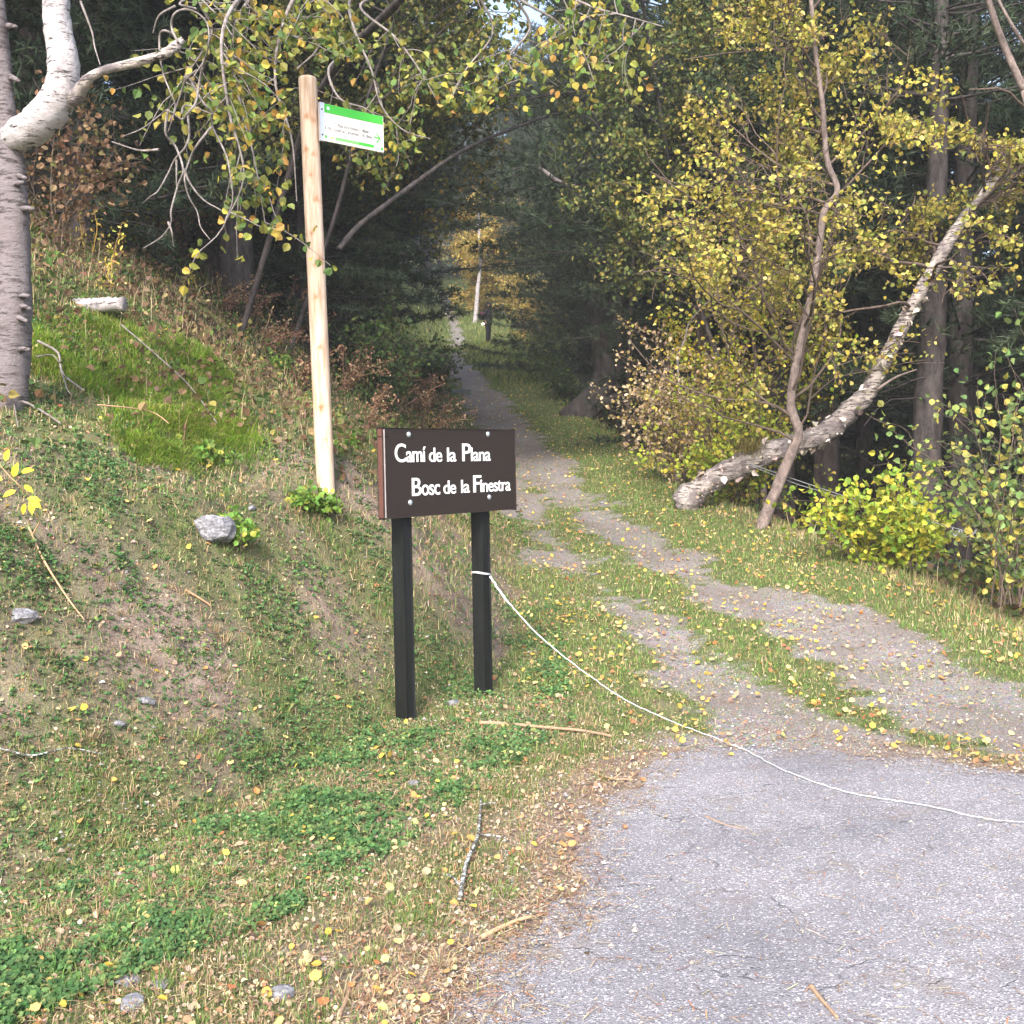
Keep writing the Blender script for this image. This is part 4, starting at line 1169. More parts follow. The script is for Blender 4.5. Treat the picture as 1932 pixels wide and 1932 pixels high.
shrub('pale twiggy yellow thicket just right of the hiker', (.6, 50), 3.0, 1.5, FAR, .10, 18, 3, 62)
shrub('yellow-brown thicket between the hiker and the central pine', (1.6, 45), 2.6, 1.6, [(2, .30, .24, .07), (2, .42, .34, .1), (1, .16, .18, .05)], .09, 16, 3, 63)

# --- central pine with forked trunk and curved foot
def needles(mb, rng, C, D, n, ln, w, pal):
    """tufts of needles at C pointing along D"""
    m_ = len(C)
    Cc = np.repeat(C, n, 0); Dd = np.repeat(D, n, 0)
    v = Dd * .8 + rng.standard_normal((m_ * n, 3)) * .6
    v /= np.linalg.norm(v, axis=1)[:, None]
    s = np.cross(v, rng.standard_normal((m_ * n, 3))); s /= np.linalg.norm(s, axis=1)[:, None]
    L_ = ln * (.7 + .6 * rng.random(m_ * n))[:, None]
    c0 = np.repeat(pick(rng, pal, m_, .22), n, 0)
    V = np.stack([Cc - s * w / 2, Cc + s * w / 2, Cc + v * L_], 1).reshape(-1, 3)
    mb.add(V, np.arange(m_ * n)[:, None] * 3 + np.array([0, 1, 2]), np.repeat(c0, 3, 0))

PINE = [(3, .032, .052, .030), (2, .048, .074, .042), (1, .072, .096, .058)]
def conifer(rng, Ht, R, zb, wh, nb, ln, pal, npt=10, droop=.0, w=.012, rt=.16, dead=True, tuftstep=.16, trunkP=None, asym=None, lower=None):
    """trunk, branches and foliage builders, base at origin (or along trunkP)"""
    tr, br, fo = MB(), MB(), MB()
    if trunkP is None:
        P = smooth_path([(0, 0, -.8), (rng.normal() * .08, rng.normal() * .08, Ht * .33), (rng.normal() * .12, rng.normal() * .12, Ht * .66), (0, 0, Ht)], 24)
    else: P = trunkP
    f = np.linspace(0, 1, len(P))
    tube(tr, P, np.maximum(.02, rt * (1.12 - f) ** .85), 10, rough=.05, rng=rng)
    zb0, zt0 = P[0][2], P[-1][2]
    zz = zb0 + (zt0 - zb0) * zb
    C, D = [], []
    z = zz
    while z < zt0 - .1:
        fr = (z - zz) / (zt0 - zz)
        i = int(np.argmin(np.abs(P[:, 2] - z)))
        for k in range(nb):
            a = rng.random() * 2 * np.pi
            L_ = R * (1 - fr) ** .75 * (.55 + .55 * rng.random()) + .15
            if asym is not None: L_ *= 1 + asym[0] * math.cos(a - asym[1])
            el = .25 - .55 * (1 - fr) * rng.random() + droop
            n = 6
            d = np.array([math.cos(a), math.sin(a), el]); d /= np.linalg.norm(d)
            pts = [P[i].copy() + Zu * (rng.random() - .5) * .2]
            for j in range(n):
                d = d + rng.standard_normal(3) * .08 + np.array([0, 0, .05 + droop * .2]); d /= np.linalg.norm(d)
                pts.append(pts[-1] + d * L_ / n)
            pts = np.array(pts)
            tube(br, pts, np.linspace(.010 + .012 * L_ / 2, .004, n + 1), 4, cap=False)
            m_ = max(2, int(L_ / tuftstep))
            for j in range(m_):
                t = .25 + .75 * (j + rng.random()) / m_
                q = t * n; ii = min(int(q), n - 1); p = pts[ii] + (pts[ii + 1] - pts[ii]) * (q - ii)
                side = np.cross(d, Zu); side /= np.linalg.norm(side) + 1e-9
                wd = (.12 + .30 * L_ * (1 - t) * .9)
                for s_i in (-1, 1, 0):
                    o_ = side * s_i * wd * rng.random() + Zu * (rng.random() - .6) * .12 + d * rng.random() * .1
                    C.append(p + o_); D.append(d * .6 + side * s_i * .7 + Zu * (.25 + droop))
        z += wh * (.7 + .6 * rng.random())
    if dead:
        for k in range(int(26 * zb)):
            i = rng.integers(2, max(3, int(len(P) * zb)))
            a = rng.random() * 2 * np.pi; L_ = .4 + 1.2 * rng.random()
            d = np.array([math.cos(a), math.sin(a), -.1]);
            pts = P[i] + np.outer(np.linspace(0, 1, 5), d) * L_ + rng.standard_normal((5, 3)) * .03 * L_ - np.outer(np.linspace(0, 1, 5) ** 2, Zu) * .2 * L_
            tube(br, pts, np.linspace(.012, .004, 5), 4, cap=False)
    needles(fo, rng, np.array(C), np.array(D), npt, ln, w, pal)
    return tr, br, fo

rng = np.random.default_rng(71)
CP = poly([(1075, 800, 24.6), (1098, 778, 24.6), (1128, 745, 24.6), (1143, 710, 24.6), (1138, 650, 24.6), (1128, 590, 24.6), (1122, 520, 24.6), (1116, 400, 24.6), (1110, 250, 24.6), (1106, 100, 24.5), (1104, -60, 24.5)], 60)
cb = np.array([CP[1][0], CP[1][1], Hs(CP[1][0], CP[1][1])])
cpt = thing('pine_tree', 'dark pine with a crooked forked trunk right of the path, curved at its foot', 'tree', cb)
tr, br, fo = conifer(rng, 9, 3.1, .30, .24, 8, .11, PINE, 12, 0, .016, .34, True, .15, CP, asym=(.25, 0))
F2 = poly([(1140, 735, 24.6), (1160, 690, 24.7), (1166, 620, 24.8), (1163, 540, 24.9), (1158, 430, 25), (1150, 300, 25)], 26)
tube(tr, F2, np.linspace(.26, .08, 26), 12, rough=.05, rng=rng)
F3 = poly([(1100, 800, 24.4), (1125, 770, 24.4), (1150, 755, 24.5), (1182, 748, 24.8)], 14)
tube(tr, F3, np.linspace(.12, .16, 14), 8, rough=.05, rng=rng)
mk('trunk', tr, M['dark_bark'], cpt, smooth=True); mk('branches', br, M['dark_bark'], cpt, smooth=True); mk('foliage', fo, M['needle'], cpt)
mb = MB()
tube(mb, poly([(1112, 395, 24.5), (1085, 372, 23.5), (1060, 350, 22.5), (1035, 330, 21.5), (1015, 290, 20.5)], 20), np.linspace(.05, .03, 20), 6, rough=.1, rng=rng)
tube(mb, poly([(1020, 318, 21), (1060, 345, 20), (1110, 352, 19), (1180, 352, 18), (1250, 372, 17.4)], 20), np.linspace(.045, .015, 20), 6, rough=.1, rng=rng)
tube(mb, poly([(1210, 260, 20), (1260, 240, 19), (1300, 200, 18.4), (1345, 180, 18)], 16), np.linspace(.04, .012, 16), 5, rough=.1, rng=rng)
mk('dead_limb', mb, M['twig'], cpt, smooth=True)

# --- right-hand pines with near trunks
def pine_at(label, pts, rt, R, zb, seed, pal=PINE, bark_='pine_bark', nb=6, ln=.10):
    rng = np.random.default_rng(seed)
    P = poly(pts, 50)
    b = np.array([P[0][0], P[0][1], Hs(P[0][0], P[0][1])])
    P = np.concatenate([[b - Zu * .3], P]) if b[2] < P[0][2] else P
    t = thing('pine_tree', label, 'tree', b)
    tr, br, fo = conifer(rng, 9, R, zb, .33, nb, ln, pal, 11, 0, .013, rt, True, .16, P)
    mk('trunk', tr, M[bark_], t, smooth=True); mk('branches', br, M['dark_bark'], t, smooth=True); mk('foliage', fo, M['needle'], t)
    return t
pine_at('straight grey-brown pine trunk on the right, dark slope at its foot', [(1738, 1090, 13.6), (1745, 980, 13.6), (1750, 800, 13.6), (1760, 600, 13.6), (1766, 400, 13.6), (1772, 200, 13.6), (1776, 0, 13.6), (1780, -300, 13.6), (1785, -700, 13.6)], .20, 2.6, .55, 72, bark_='dark_bark')
pine_at('narrower dark pine trunk close to the right of the grey-brown one', [(1830, 1050, 17.5), (1832, 700, 17.5), (1836, 400, 17.5), (1840, 100, 17.5), (1842, -200, 17.5), (1845, -450, 17.5)], .17, 2.8, .38, 73, bark_='dark_bark')
pine_at('reddish pine trunk seen through the golden birch leaves on its left', [(1322, 800, 19), (1328, 500, 19), (1332, 300, 19), (1338, 100, 19), (1345, -200, 19), (1350, -400, 19)], .14, 2.6, .45, 74, bark_='brown_bark')
rng = np.random.default_rng(5)
mb = MB(); tube(mb, poly([(1650, 1130, 12), (1932, 170, 10.6), (1893, 82, 10.6), (1862, -10, 10.5), (1830, -150, 10.4)][1:], 24), np.linspace(.036, .026, 24), 8, rough=.05, rng=rng)
tube(mb, poly([(1935, 88, 10.5), (1905, 40, 10.4), (1880, -10, 10.4), (1850, -100, 10.4)], 14), np.linspace(.018, .012, 14), 6)
pp_ = W(1932, 170, 10.6)
tube(mb, [pp_, pp_ + np.array([.5, .1, -1.4]), np.array([pp_[0] + 1.4, 10.9, Hs(pp_[0] + 1.4, 10.9) - .2])], [.036, .042, .05], 8)
tag(mk('bare_sapling', mb, M['brown_bark'], origin=(pp_[0] + 1.4, 10.9, Hs(pp_[0] + 1.4, 10.9)), smooth=True), 'bare leaning sapling stem across the upper right corner', 'sapling')
# thin leaning dead trunk above the path
mb = MB(); LT = poly([(640, 470, 12.6), (675, 428, 12.8), (730, 385, 13.1), (800, 333, 13.6), (850, 298, 14), (910, 266, 14.5), (990, 234, 15.2), (1060, 212, 16), (1130, 196, 17)], 44)
tube(mb, LT, np.linspace(.036, .014, 44), 8, rough=.06, rng=rng)
tube(mb, poly([(985, 190, 15), (1040, 178, 15.2), (1100, 172, 15.5), (1160, 168, 16)], 10), np.linspace(.02, .01, 10), 5)
tag(mk('leaning_dead_tree', mb, M['dark_bark'], origin=LT[0], smooth=True), 'thin dark leaning trunk slanting up over the trail behind the signs', 'fallen tree')
# bowed bare pale stem in front of the brown bush, and thin trunk right of pine
mb = MB(); tube(mb, poly([(1278, 672, 15.9), (1292, 640, 15.9), (1300, 610, 15.9), (1325, 580, 15.8), (1355, 552, 15.7), (1390, 530, 15.7)], 20), np.linspace(.016, .007, 20), 6)
b_ = W(1278, 672, 15.9); tube(mb, [b_, b_ + [.02, 0, -.5], np.array([b_[0] + .1, 15.9, Hs(b_[0] + .1, 15.9)])], [.016, .018, .02], 6)
tag(mk('bare_sapling', mb, M['twig'], origin=b_, smooth=True), 'bowed pale bare stem in front of the dusty brown bush', 'sapling')
mb = MB(); tube(mb, poly([(1183, 850, 19.5), (1186, 760, 19.5), (1188, 680, 19.5), (1190, 600, 19.5), (1196, 480, 19.5), (1200, 300, 19.6)], 24), np.linspace(.055, .03, 24), 8, rough=.05, rng=rng)
tag(mk('bare_sapling', mb, M['pine_bark'], origin=W(1183, 850, 19.5), smooth=True), 'thin straight grey stem just right of the central pine trunk', 'sapling')

# --- background conifers: a few kinds, copied
rng = np.random.default_rng(81)
kinds = []
specs = [(13, 2.6, .28, 'pine'), (15, 2.9, .36, 'pine'), (11, 2.4, .10, 'spruce'), (14, 2.8, .16, 'spruce'), (9, 2.2, .06, 'spruce'), (13, 5.0, .20, 'wide_pine'), (12, 4.8, .40, 'wide_pine')]
for k, (h, R, zb, nm) in enumerate(specs):
    tr, br, fo = conifer(rng, h, R, zb, .36 if 'pine' in nm else .30, 10 if 'wide' in nm else 7, .15 if 'pine' in nm else .13, PINE, 11, -.04 if 'wide' in nm else 0 if nm == 'pine' else -.10, .022, .17, True, .17)
    root = thing(nm.split('_')[-1] + '_tree', 'x', 'tree', (0, 0, 0))
    a = mk('trunk', tr, M['pine_bark'] if k % 2 else M['dark_bark'], root, smooth=True)
    b = mk('branches', br, M['dark_bark'], root, smooth=True)
    c = mk('foliage', fo, M['needle'], root)
    kinds.append((root, (a, b, c), nm.split('_')[-1]))
used = [False] * len(kinds)
def put(k, x, y, s, rz, label, group):
    root, parts, nm = kinds[k]
    if used[k]:
        r = root.copy(); COL.objects.link(r)
        for p in parts:
            q = p.copy(); COL.objects.link(q); q.parent = r
    else:
        r = root; used[k] = True
    r.location = (x, y, Hs(x, y)); r.rotation_euler = (0, 0, rz); r.scale = (s, s, s * (.9 + .2 * rng.random()))
    r['label'] = label; r['group'] = group
spots = []
def try_add(x, y, mind):
    for a, c in spots:
        if (a - x) ** 2 + (c - y) ** 2 < mind * mind: return False
    spots.append((x, y)); return True
cnt = 0
for it in range(9000):
    y = 9 + 50 * rng.random() ** 1.3
    x = (rng.random() * 2 - 1) * (.62 * y + 4)
    d = float(sdist(np.array([x]), np.array([y]), FOOT)[0]); e = float(-sdist(np.array([x]), np.array([y]), EDGE)[0])
    left = d > (4.4 if y < 14 else 2.6 if y < 34 else 3.4)
    right = e > (4.2 if y < 14 else 2.6)
    if not (left or right): continue
    if left and y < 13 and x > -3.8: continue
    if not try_add(x, y, 2.3 if y < 22 else 3.3 if y < 36 else 4.6): continue
    if left:
        k = [0, 1, 2, 3][rng.integers(4)]
        if y > 55: k = 4 if rng.random() < .5 else 3
        lab, gr = ('dark conifer crowded on the left hillside above the trail', 'conifers of the left hillside')
    else:
        k = [0, 1, 2, 3, 3][rng.integers(5)]
        lab, gr = ('dark conifer in the dense wood below the right verge', 'conifers of the right-hand wood')
    lab = lab.replace('conifer', kinds[k][2])
    put(k, x, y, .85 + .35 * rng.random(), rng.random() * 6.28, lab, gr)
    cnt += 1
print('conifers', cnt)
# three with boughs over the trail
for (x, y, k, s) in ((-9, 84, 3, 1.2), (-5.5, 90, 2, 1.3), (-2.2, 96, 3, 1.2), (1.2, 92, 2, 1.3), (-7.5, 98, 3, 1.3), (-12.5, 80, 2, 1.2), (3.5, 82, 3, 1.1), (-.4, 102, 3, 1.4), (5.5, 66, 2, 1.2), (4.2, 74, 3, 1.2), (-4, 104, 3, 1.4), (-9.5, 72, 3, 1.0), (-7.5, 63, 2, 1.0)):
    put(k, x, y, s, rng.random() * 6, 'dark spruce closing the view at the far top of the trail', 'conifers beyond the top of the trail')
for (x, y, k, s, lab) in ((-3.0, 16.4, 2, .85, 'low-boughed spruce on the left whose branches reach over the trail, nearest'), (-3.3, 21.5, 2, 1.0, 'low-boughed spruce behind the nearest one left of the trail'), (-4.6, 30, 3, 1.0, 'third low-boughed spruce up the left side of the trail'), (3.6, 29, 2, 1.0, 'spruce close behind the central pine'), (3.2, 21.5, 4, 1.0, 'short spruce between the central pine and the small birch')):
    put(k, x, y, s, rng.random() * 6, lab, 'conifers beside the trail')

for (x, y, k, s, lab) in ((-4.0, 23, 5, 1.0, 'wide-crowned pine on the left whose dark boughs roof the trail'), (-4.6, 31, 5, 1.05, 'second wide-crowned pine roofing the trail, farther up on the left'), (3.2, 31, 5, 1.0, 'wide-crowned dark pine up the trail behind the central pine'), (-9.0, 42, 5, 1.0, 'wide-crowned pine well left of the hiker'), (-4.4, 16.5, 5, .95, 'wide-crowned pine on the left bank behind the pale post'), (4.3, 45, 5, 1.1, 'wide-crowned pine far up on the right behind the thicket'), (4.3, 17.2, 6, 1.0, 'tall pine right of the trail with high dark boughs over the path'), (3.6, 23.5, 6, 1.1, 'tall pine behind the high-boughed one, boughs reaching over the path'), (-4.6, 27, 6, 1.0, 'tall dark pine on the left between the two wide-crowned ones'), (2.9, 38, 6, 1.2, 'tall dark pine beyond the central pine near the thicket')):
    put(k, x, y, s, rng.random() * 6, lab, 'pines roofing the trail')
for (x, y, k, s) in ((-7.5, 60, 5, 1.35), (2.0, 58, 6, 1.35), (-8.8, 74, 5, 1.4), (2.0, 77, 5, 1.3), (-3.2, 108, 5, 1.5), (-9.0, 96, 5, 1.5), (1.5, 100, 5, 1.5), (-6.2, 88, 6, 1.5)):
    put(k, x, y, s, rng.random() * 6, 'broad dark pine closing the far end of the trail against the sky', 'pines at the far end of the trail')

# ------------------------------------------------------------------ dead ferns, tall stalks, seedlings on the bank
def fern(base, h, n, seed, label, pal, lean=(.42, .1), group='dead ferns on the bank', name='dead_fern', leafsize=.048, cat='fern'):
    rng = np.random.default_rng(seed)
    t = thing(name, label, cat, base, group)
    st, lf = MB(), MB()
    for k in range(n):
        a = rng.random() * 2 * np.pi
        d = np.array([math.cos(a) * .45 + lean[0], math.sin(a) * .45 + lean[1], 1.0])
        P = [np.array(base, float) + rng.standard_normal(3) * [.05, .05, 0] - Zu * .03]
        L_ = h * (.6 + .6 * rng.random())
        for i in range(9):
            d = d + rng.standard_normal(3) * .08 + np.array([lean[0] * .10, 0, -.05]); d /= np.linalg.norm(d)
            P.append(P[-1] + d * L_ / 9)
        P = np.array(P)
        tube(st, P, np.linspace(.0055, .0025, 10), 4, cap=False, col=pick(rng, pal, 1)[0] * 1.3)
        m_ = int(26 * L_ / .6)
        q = .12 + .88 * rng.random(m_)
        pts = np.stack([np.interp(q * 9, np.arange(10), P[:, i]) for i in range(3)], 1) + rng.standard_normal((m_, 3)) * .03
        leaves(lf, rng, pts, leafsize * (.7 + .8 * rng.random(m_)), pick(rng, pal, m_), NARROW, hang=.7)
        leaves(lf, rng, pts + rng.standard_normal((m_, 3)) * .03, leafsize * .7, pick(rng, pal, m_), LEAF, hang=.4)
    mk('stalks', st, M['dry'], t); mk('fronds', lf, M['dry'], t)
    for p in t.children:
        pass
    return t
BRN = [(3, .23, .135, .09), (2, .34, .22, .15), (2, .15, .09, .06), (1, .44, .33, .20)]
rng = np.random.default_rng(91)
fsp = [(470, 560), (520, 520), (545, 600), (500, 620), (450, 500), (650, 560), (690, 600), (720, 640), (670, 660), (640, 700), (700, 700), (760, 680), (740, 740), (780, 740), (800, 780), (640, 620), (560, 560), (420, 540), (660, 500), (720, 540), (560, 690), (690, 770)]
for k, (u, v) in enumerate(fsp):
    p = G(u, v + 40)
    fern(p, (.62 + .4 * rng.random()) * (1.0 if u > 600 else .8), 8, 300 + k, 'withered brown fern leaning right on the bank near the pale post', BRN)
YST = [(3, .62, .50, .12), (2, .50, .36, .10), (1, .34, .36, .08), (1, .40, .26, .12)]
for k, (u, v, h, lab) in enumerate(((190, 545, .55, 'upright withered stalk with yellow leaves behind the white log'), (385, 560, .55, 'yellow-leaved stalk right of the white log'), (150, 470, .5, 'tall brown seed stalk just right of the grey birch stem'), (690, 735, .5, 'yellow drooping stalk just right of the pale post'), (810, 820, .42, 'thin yellow stalk above the trail board'), (560, 480, .5, 'ochre stalk left of the pale post'))):
    fern(G(u, v), h, 2, 340 + k, lab, YST, (.12, 0), 'yellow stalks on the bank', 'tall_stalk', .04, 'plant')
# yellow compound-leaved seedling at the left edge
p0 = G(15, 1010)
t = thing('ash_seedling', 'bright yellow compound-leaved seedling at the left edge of the bank', 'plant', p0)
Yq = p0[1] - .25
stem = poly([(75, 985, Yq + .2), (60, 950, Yq + .1), (40, 920, Yq), (15, 895, Yq - .03), (-15, 860, Yq - .05)], 14)
mb = MB(); tube(mb, np.concatenate([[p0 + [.12, 0, 0]], stem]), np.linspace(.0045, .002, 15), 5, col=(.5, .36, .2)); mk('stem', mb, M['dry'], t)
mb = MB(); rng = np.random.default_rng(6)
for u, v, du, dv in ((25, 900, 8, -28), (40, 890, 24, -4), (5, 905, -32, -6), (45, 915, 18, 14), (30, 925, -26, 12), (55, 942, 22, 16), (48, 950, -6, 22), (60, 945, 0, 26), (10, 870, 6, -24), (52, 940, 26, 4)):
    a = W(u, v, Yq); bq = W(u + du, v + dv, Yq - .03 + .05 * rng.random())
    T = bq - a; L_ = np.linalg.norm(T); T /= L_
    Nn = np.array([.1 * rng.normal(), -.8, .5]); B = np.cross(Nn, T); B /= np.linalg.norm(B); Nn = np.cross(T, B)
    V = a + L_ * (NARROW[:, :1] * 1.3 * B + NARROW[:, 1:2] * T + NARROW[:, 2:] * Nn)
    mb.add(V, np.array([(0, 1, 2, 3), (0, 3, 4, 5)]), (.82, .66, .06))
mk('leaves', mb, M['leaf'], t)

# green broad-leaved plants around the post foot
for k, (u, v, lab) in enumerate(((520, 690, 'green leafy plant left of the pale post'), (655, 850, 'dark green leafy plant right of the pale post foot'), (610, 960, 'pale green plant at the foot of the pale post'), (440, 1010, 'small bright green plant beside the grey rock'), (380, 870, 'yellowing small plant below the tussocks'), (580, 760, 'broad-leaved green plant close behind the pale post'), (570, 960, 'low pointed-leaf plant left of the pale post foot'))):
    p = G(u, v)
    shrub(lab, p[:2], .16, .16, [(3, .14, .27, .05), (2, .22, .35, .07), (1, .4, .4, .08)], .042, 6, 1, 400 + k, name='leafy_plant', spread=.02)

# ------------------------------------------------------------------ log, rocks, sticks
def rock(u, v, r, name, label, mat, seed, sc=(1, .8, .75), sink=.25, sub=3):
    rng = np.random.default_rng(seed)
    p = G(u, v)
    bm = bmesh.new(); bmesh.ops.create_icosphere(bm, subdivisions=sub, radius=1)
    pl_ = [(Vector(rng.standard_normal(3)).normalized(), .55 + .35 * rng.random()) for _ in range(11)]
    for w in bm.verts:
        c = w.co.copy()
        for nrm, dd in pl_:
            q = c.dot(nrm)
            if q > dd: c -= nrm * (q - dd) * .9
        c *= 1 + .04 * rng.normal()
        w.co = Vector((c.x * sc[0] * r, c.y * sc[1] * r, c.z * sc[2] * r + r * sc[2] * (1 - sink) - r * .3))
    me = bpy.data.meshes.new(name); bm.to_mesh(me); bm.free(); me.materials.append(mat)
    o = bpy.data.objects.new(name, me); COL.objects.link(o); o.location = p
    o.rotation_euler = (0, 0, rng.random() * 6)
    return tag(o, label, 'rock')
def rockmat(name, a, c_, d):
    m, nt, b = newmat(name)
    f = noise(nt, 14, vec=objcoord(nt, (1, 1, 3)), detail=7, rough=.7); g = noise(nt, 60, vec=objcoord(nt), detail=4)
    nt.links.new(ramp(nt, math_(nt, 'ADD', math_(nt, 'MULTIPLY', f, .6), math_(nt, 'MULTIPLY', g, .4)), [(.36, a), (.5, c_), (.66, d)]), b.inputs['Base Color'])
    b.inputs['Roughness'].default_value = .8; bump(nt, b, f, 1, .02)
    return m
M['rock'] = rockmat('grey_schist', (.07, .07, .08), (.19, .19, .21), (.42, .42, .45))
M['mossrock'] = rockmat('mossy_stone', (.05, .07, .05), (.13, .15, .14), (.26, .28, .29))
rock(405, 1020, .125, 'rock', 'grey angular rock bedded in the bank left of the board', M['rock'], 1, (1, .8, .85))
rock(862, 742, .45, 'flat_stone', 'long flat mossy stone at the left edge of the path', M['mossrock'], 2, (1.3, .6, .35))
for k, (u, v, r, lab) in enumerate(((38, 1178, .085, 'pale broken rock at the left edge of the bank'), (275, 1335, .05, 'blue-grey stone in the soil left of the board'), (225, 1250 + 120, .035, 'small slate chip beside the blue-grey stone'), (475, 962, .045, 'flat bluish stone above the angular rock'), (240, 1860, .05, 'white stone at the bottom left among clover'), (530, 1880, .045, 'white pebble near the bottom edge'), (855, 1330, .05, 'grey stone between the two black posts'), (780, 1480, .04, 'pale stone in front of the left black post'), (305, 1865, .04, 'second whitish stone right of the bottom-left one'), (1140, 950, .07, 'dark low stone on the path right of the board'), (250, 1905, .05, 'dirty white flat stone at the lower left'))):
    rock(u, v, r, 'stone', lab, M['rock'], 20 + k, (1, .8, .5), .3, 2)

# white birch log on the hillside
lc = G(175, 588); lg = np.array([lc + [-.27, .05, .03], lc + [0, 0, .03], lc + [.25, -.02, .03]])
rng = np.random.default_rng(2)
mb = MB(); P = smooth_path(lg, 22); tube(mb, P, .056 * (1 + .1 * rng.standard_normal(22)), 12, rough=.07, rng=rng)
tag(mk('birch_log', mb, M['birch_white'], origin=lg[1], smooth=True), 'short white birch log lying on the left hillside', 'log')

def stick(pts, r, name, label, mat, lift=.012, seed=0, extra=()):
    rng = np.random.default_rng(seed)
    mb = MB()
    for j, pp2 in enumerate((pts,) + tuple(extra)):
        Q = []
        for u, v in pp2:
            p = G(u, v)
            p[2] = max(p[2], Lv(p[1]) if masks(p[:1], p[1:2])[0][0] > 0 else -9) + lift
            Q.append(p)
        P = smooth_path(Q, 6 * len(Q))
        rr = np.linspace(r, r * .55, len(P)) * (1 if j == 0 else .6)
        tube(mb, P, rr, 7, rough=.12, rng=rng)
        if j == 0: o0 = Q[0]
    return tag(mk(name, mb, mat, origin=o0, smooth=True), label, 'stick')
m, nt, b = newmat('lichen_stick')
f = noise(nt, 38, vec=objcoord(nt), detail=8, rough=.8)
nt.links.new(ramp(nt, f, [(.48, (.07, .055, .045)), (.56, (.50, .53, .50))]), b.inputs['Base Color']); b.inputs['Roughness'].default_value = .9
M['lichen'] = m
stick([(868, 1712), (875, 1670), (882, 1640), (900, 1600), (905, 1560), (908, 1520)], .009, 'lichen_stick', 'dark twig crusted with white lichen on the ground before the board', M['lichen'], .03, 1, [[(900, 1590), (930, 1592), (955, 1598)], [(906, 1535), (925, 1530), (935, 1528)], [(868, 1690), (850, 1672), (842, 1668)]])
M['tan'] = plain('peeled_stick', (.46, .28, .17), .8, 0, .3, 40)
M['brownstick'] = plain('brown_stick', (.30, .20, .13), .85, 0, .4, 40)
stick([(905, 1372), (960, 1374), (1020, 1380), (1100, 1387), (1155, 1398)], .012, 'fallen_branch', 'long peeled brown branch lying right of the board posts', M['brownstick'], .02, 2)
stick([(910, 1780), (940, 1762), (975, 1748), (1003, 1742)], .009, 'stick', 'short orange-tan stick beside the asphalt edge', M['tan'], .014, 3)
stick([(640, 1932), (650, 1905), (664, 1870), (680, 1845)], .008, 'stick', 'dark stick at the bottom edge of the soil', M['brownstick'], .014, 4)
stick([(55, 1010), (85, 1080), (130, 1150), (160, 1190)], .006, 'dry_stem', 'long dry tan stem lying on the bank at the left', M['tan'], .03, 5)
stick([(185, 795), (240, 800), (290, 812), (320, 830)], .005, 'dry_stem', 'pale bowed stem arching over the tussock grass', M['tan'], .10, 6)
stick([(20, 775), (50, 780), (90, 795), (115, 815)], .009, 'stick', 'grey twig lying below the birch foot', M['twig'], .04, 7, [[(35, 745), (28, 780), (35, 820)]])
stick([(72, 675), (110, 700), (120, 735), (160, 770)], .009, 'stick', 'forked grey twig on the tussocks right of the birch foot', M['twig'], .10, 8, [[(70, 706), (100, 706), (112, 716)], [(116, 730), (128, 765), (135, 775)]])
stick([(230, 640), (300, 700), (360, 760), (410, 830)], .006, 'stick', 'long thin grey twig slanting through the tussock grass', M['twig'], .10, 9)
stick([(0, 1435), (60, 1440), (130, 1438), (195, 1440)], .005, 'lichen_stick', 'thin lichen-spotted twig at the left edge of the bank', M['lichen'], .03, 10)
stick([(350, 1325 - 200), (380, 1145), (400, 1160)], .007, 'stick', 'pinkish short stick in the middle of the bank', M['tan'], .02, 11)
stick([(1530, 1870), (1545, 1890), (1580, 1932)], .008, 'stick', 'black twig on the asphalt at the bottom edge', M['brownstick'], .01, 12)
stick([(1110, 1455), (1150, 1475), (1195, 1478)], .007, 'stick', 'reddish twig at the corner of the asphalt', M['brownstick'], .01, 13)
stick([(1330, 1545), (1370, 1560), (1410, 1572)], .004, 'stick', 'tiny dark twig on the asphalt middle', M['brownstick'], .008, 14)
mb = MB(); Pd = poly([(968, 612, 36), (985, 614, 36), (1003, 613, 36), (1015, 622, 36), (1030, 640, 36)], 20)
tube(mb, Pd, np.linspace(.09, .07, 20), 8, rough=.12, rng=rng)
pe = Pd[-1]; tube(mb, [pe, pe + [.3, .2, -.4], [pe[0] + .7, pe[1] + .3, Hs(pe[0] + .7, pe[1] + .3) - .1]], [.07, .08, .09], 8)
tag(mk('crooked_branch', mb, M['dark_bark'], origin=Pd[-1], smooth=True), 'short black crooked branch sticking out beside the hiker', 'branch')

# ------------------------------------------------------------------ the hiker
def skin(name, V, Ed, R, mat, parent, sub=1):
    me = bpy.data.meshes.new(name); me.from_pydata([tuple(v) for v in V], Ed, []); me.update()
    o = bpy.data.objects.new(name, me); COL.objects.link(o)
    o.modifiers.new('s', 'SKIN')
    for i, r in enumerate(R):
        rr = (r, r) if np.isscalar(r) else r
        me.skin_vertices[0].data[i].radius = rr
    me.skin_vertices[0].data[0].use_root = True
    s = o.modifiers.new('u', 'SUBSURF'); s.levels = sub; s.render_levels = sub
    dg = bpy.context.evaluated_depsgraph_get()
    m2 = bpy.data.meshes.new_from_object(o.evaluated_get(dg))
    bpy.data.objects.remove(o)
    m2.name = name; m2.materials.clear(); m2.materials.append(mat)
    for p in m2.polygons: p.use_smooth = True
    q = bpy.data.objects.new(name, m2); COL.objects.link(q); q.parent = parent
    return q
hx, hy = -.90, 48.0
hz = Hs(hx, hy)
hk = thing('person', 'hiker in black clothes standing on the trail with a maroon backpack, holding a white paper', 'person', (hx, hy, hz))
hk.rotation_euler = (0, 0, math.radians(-25))
M['skin_'] = plain('skin', (.26, .13, .10), .6, 0, .1, 30, 0)
M['cloth'] = plain('black_jacket', (.014, .014, .022), .8, 0, .4, 30)
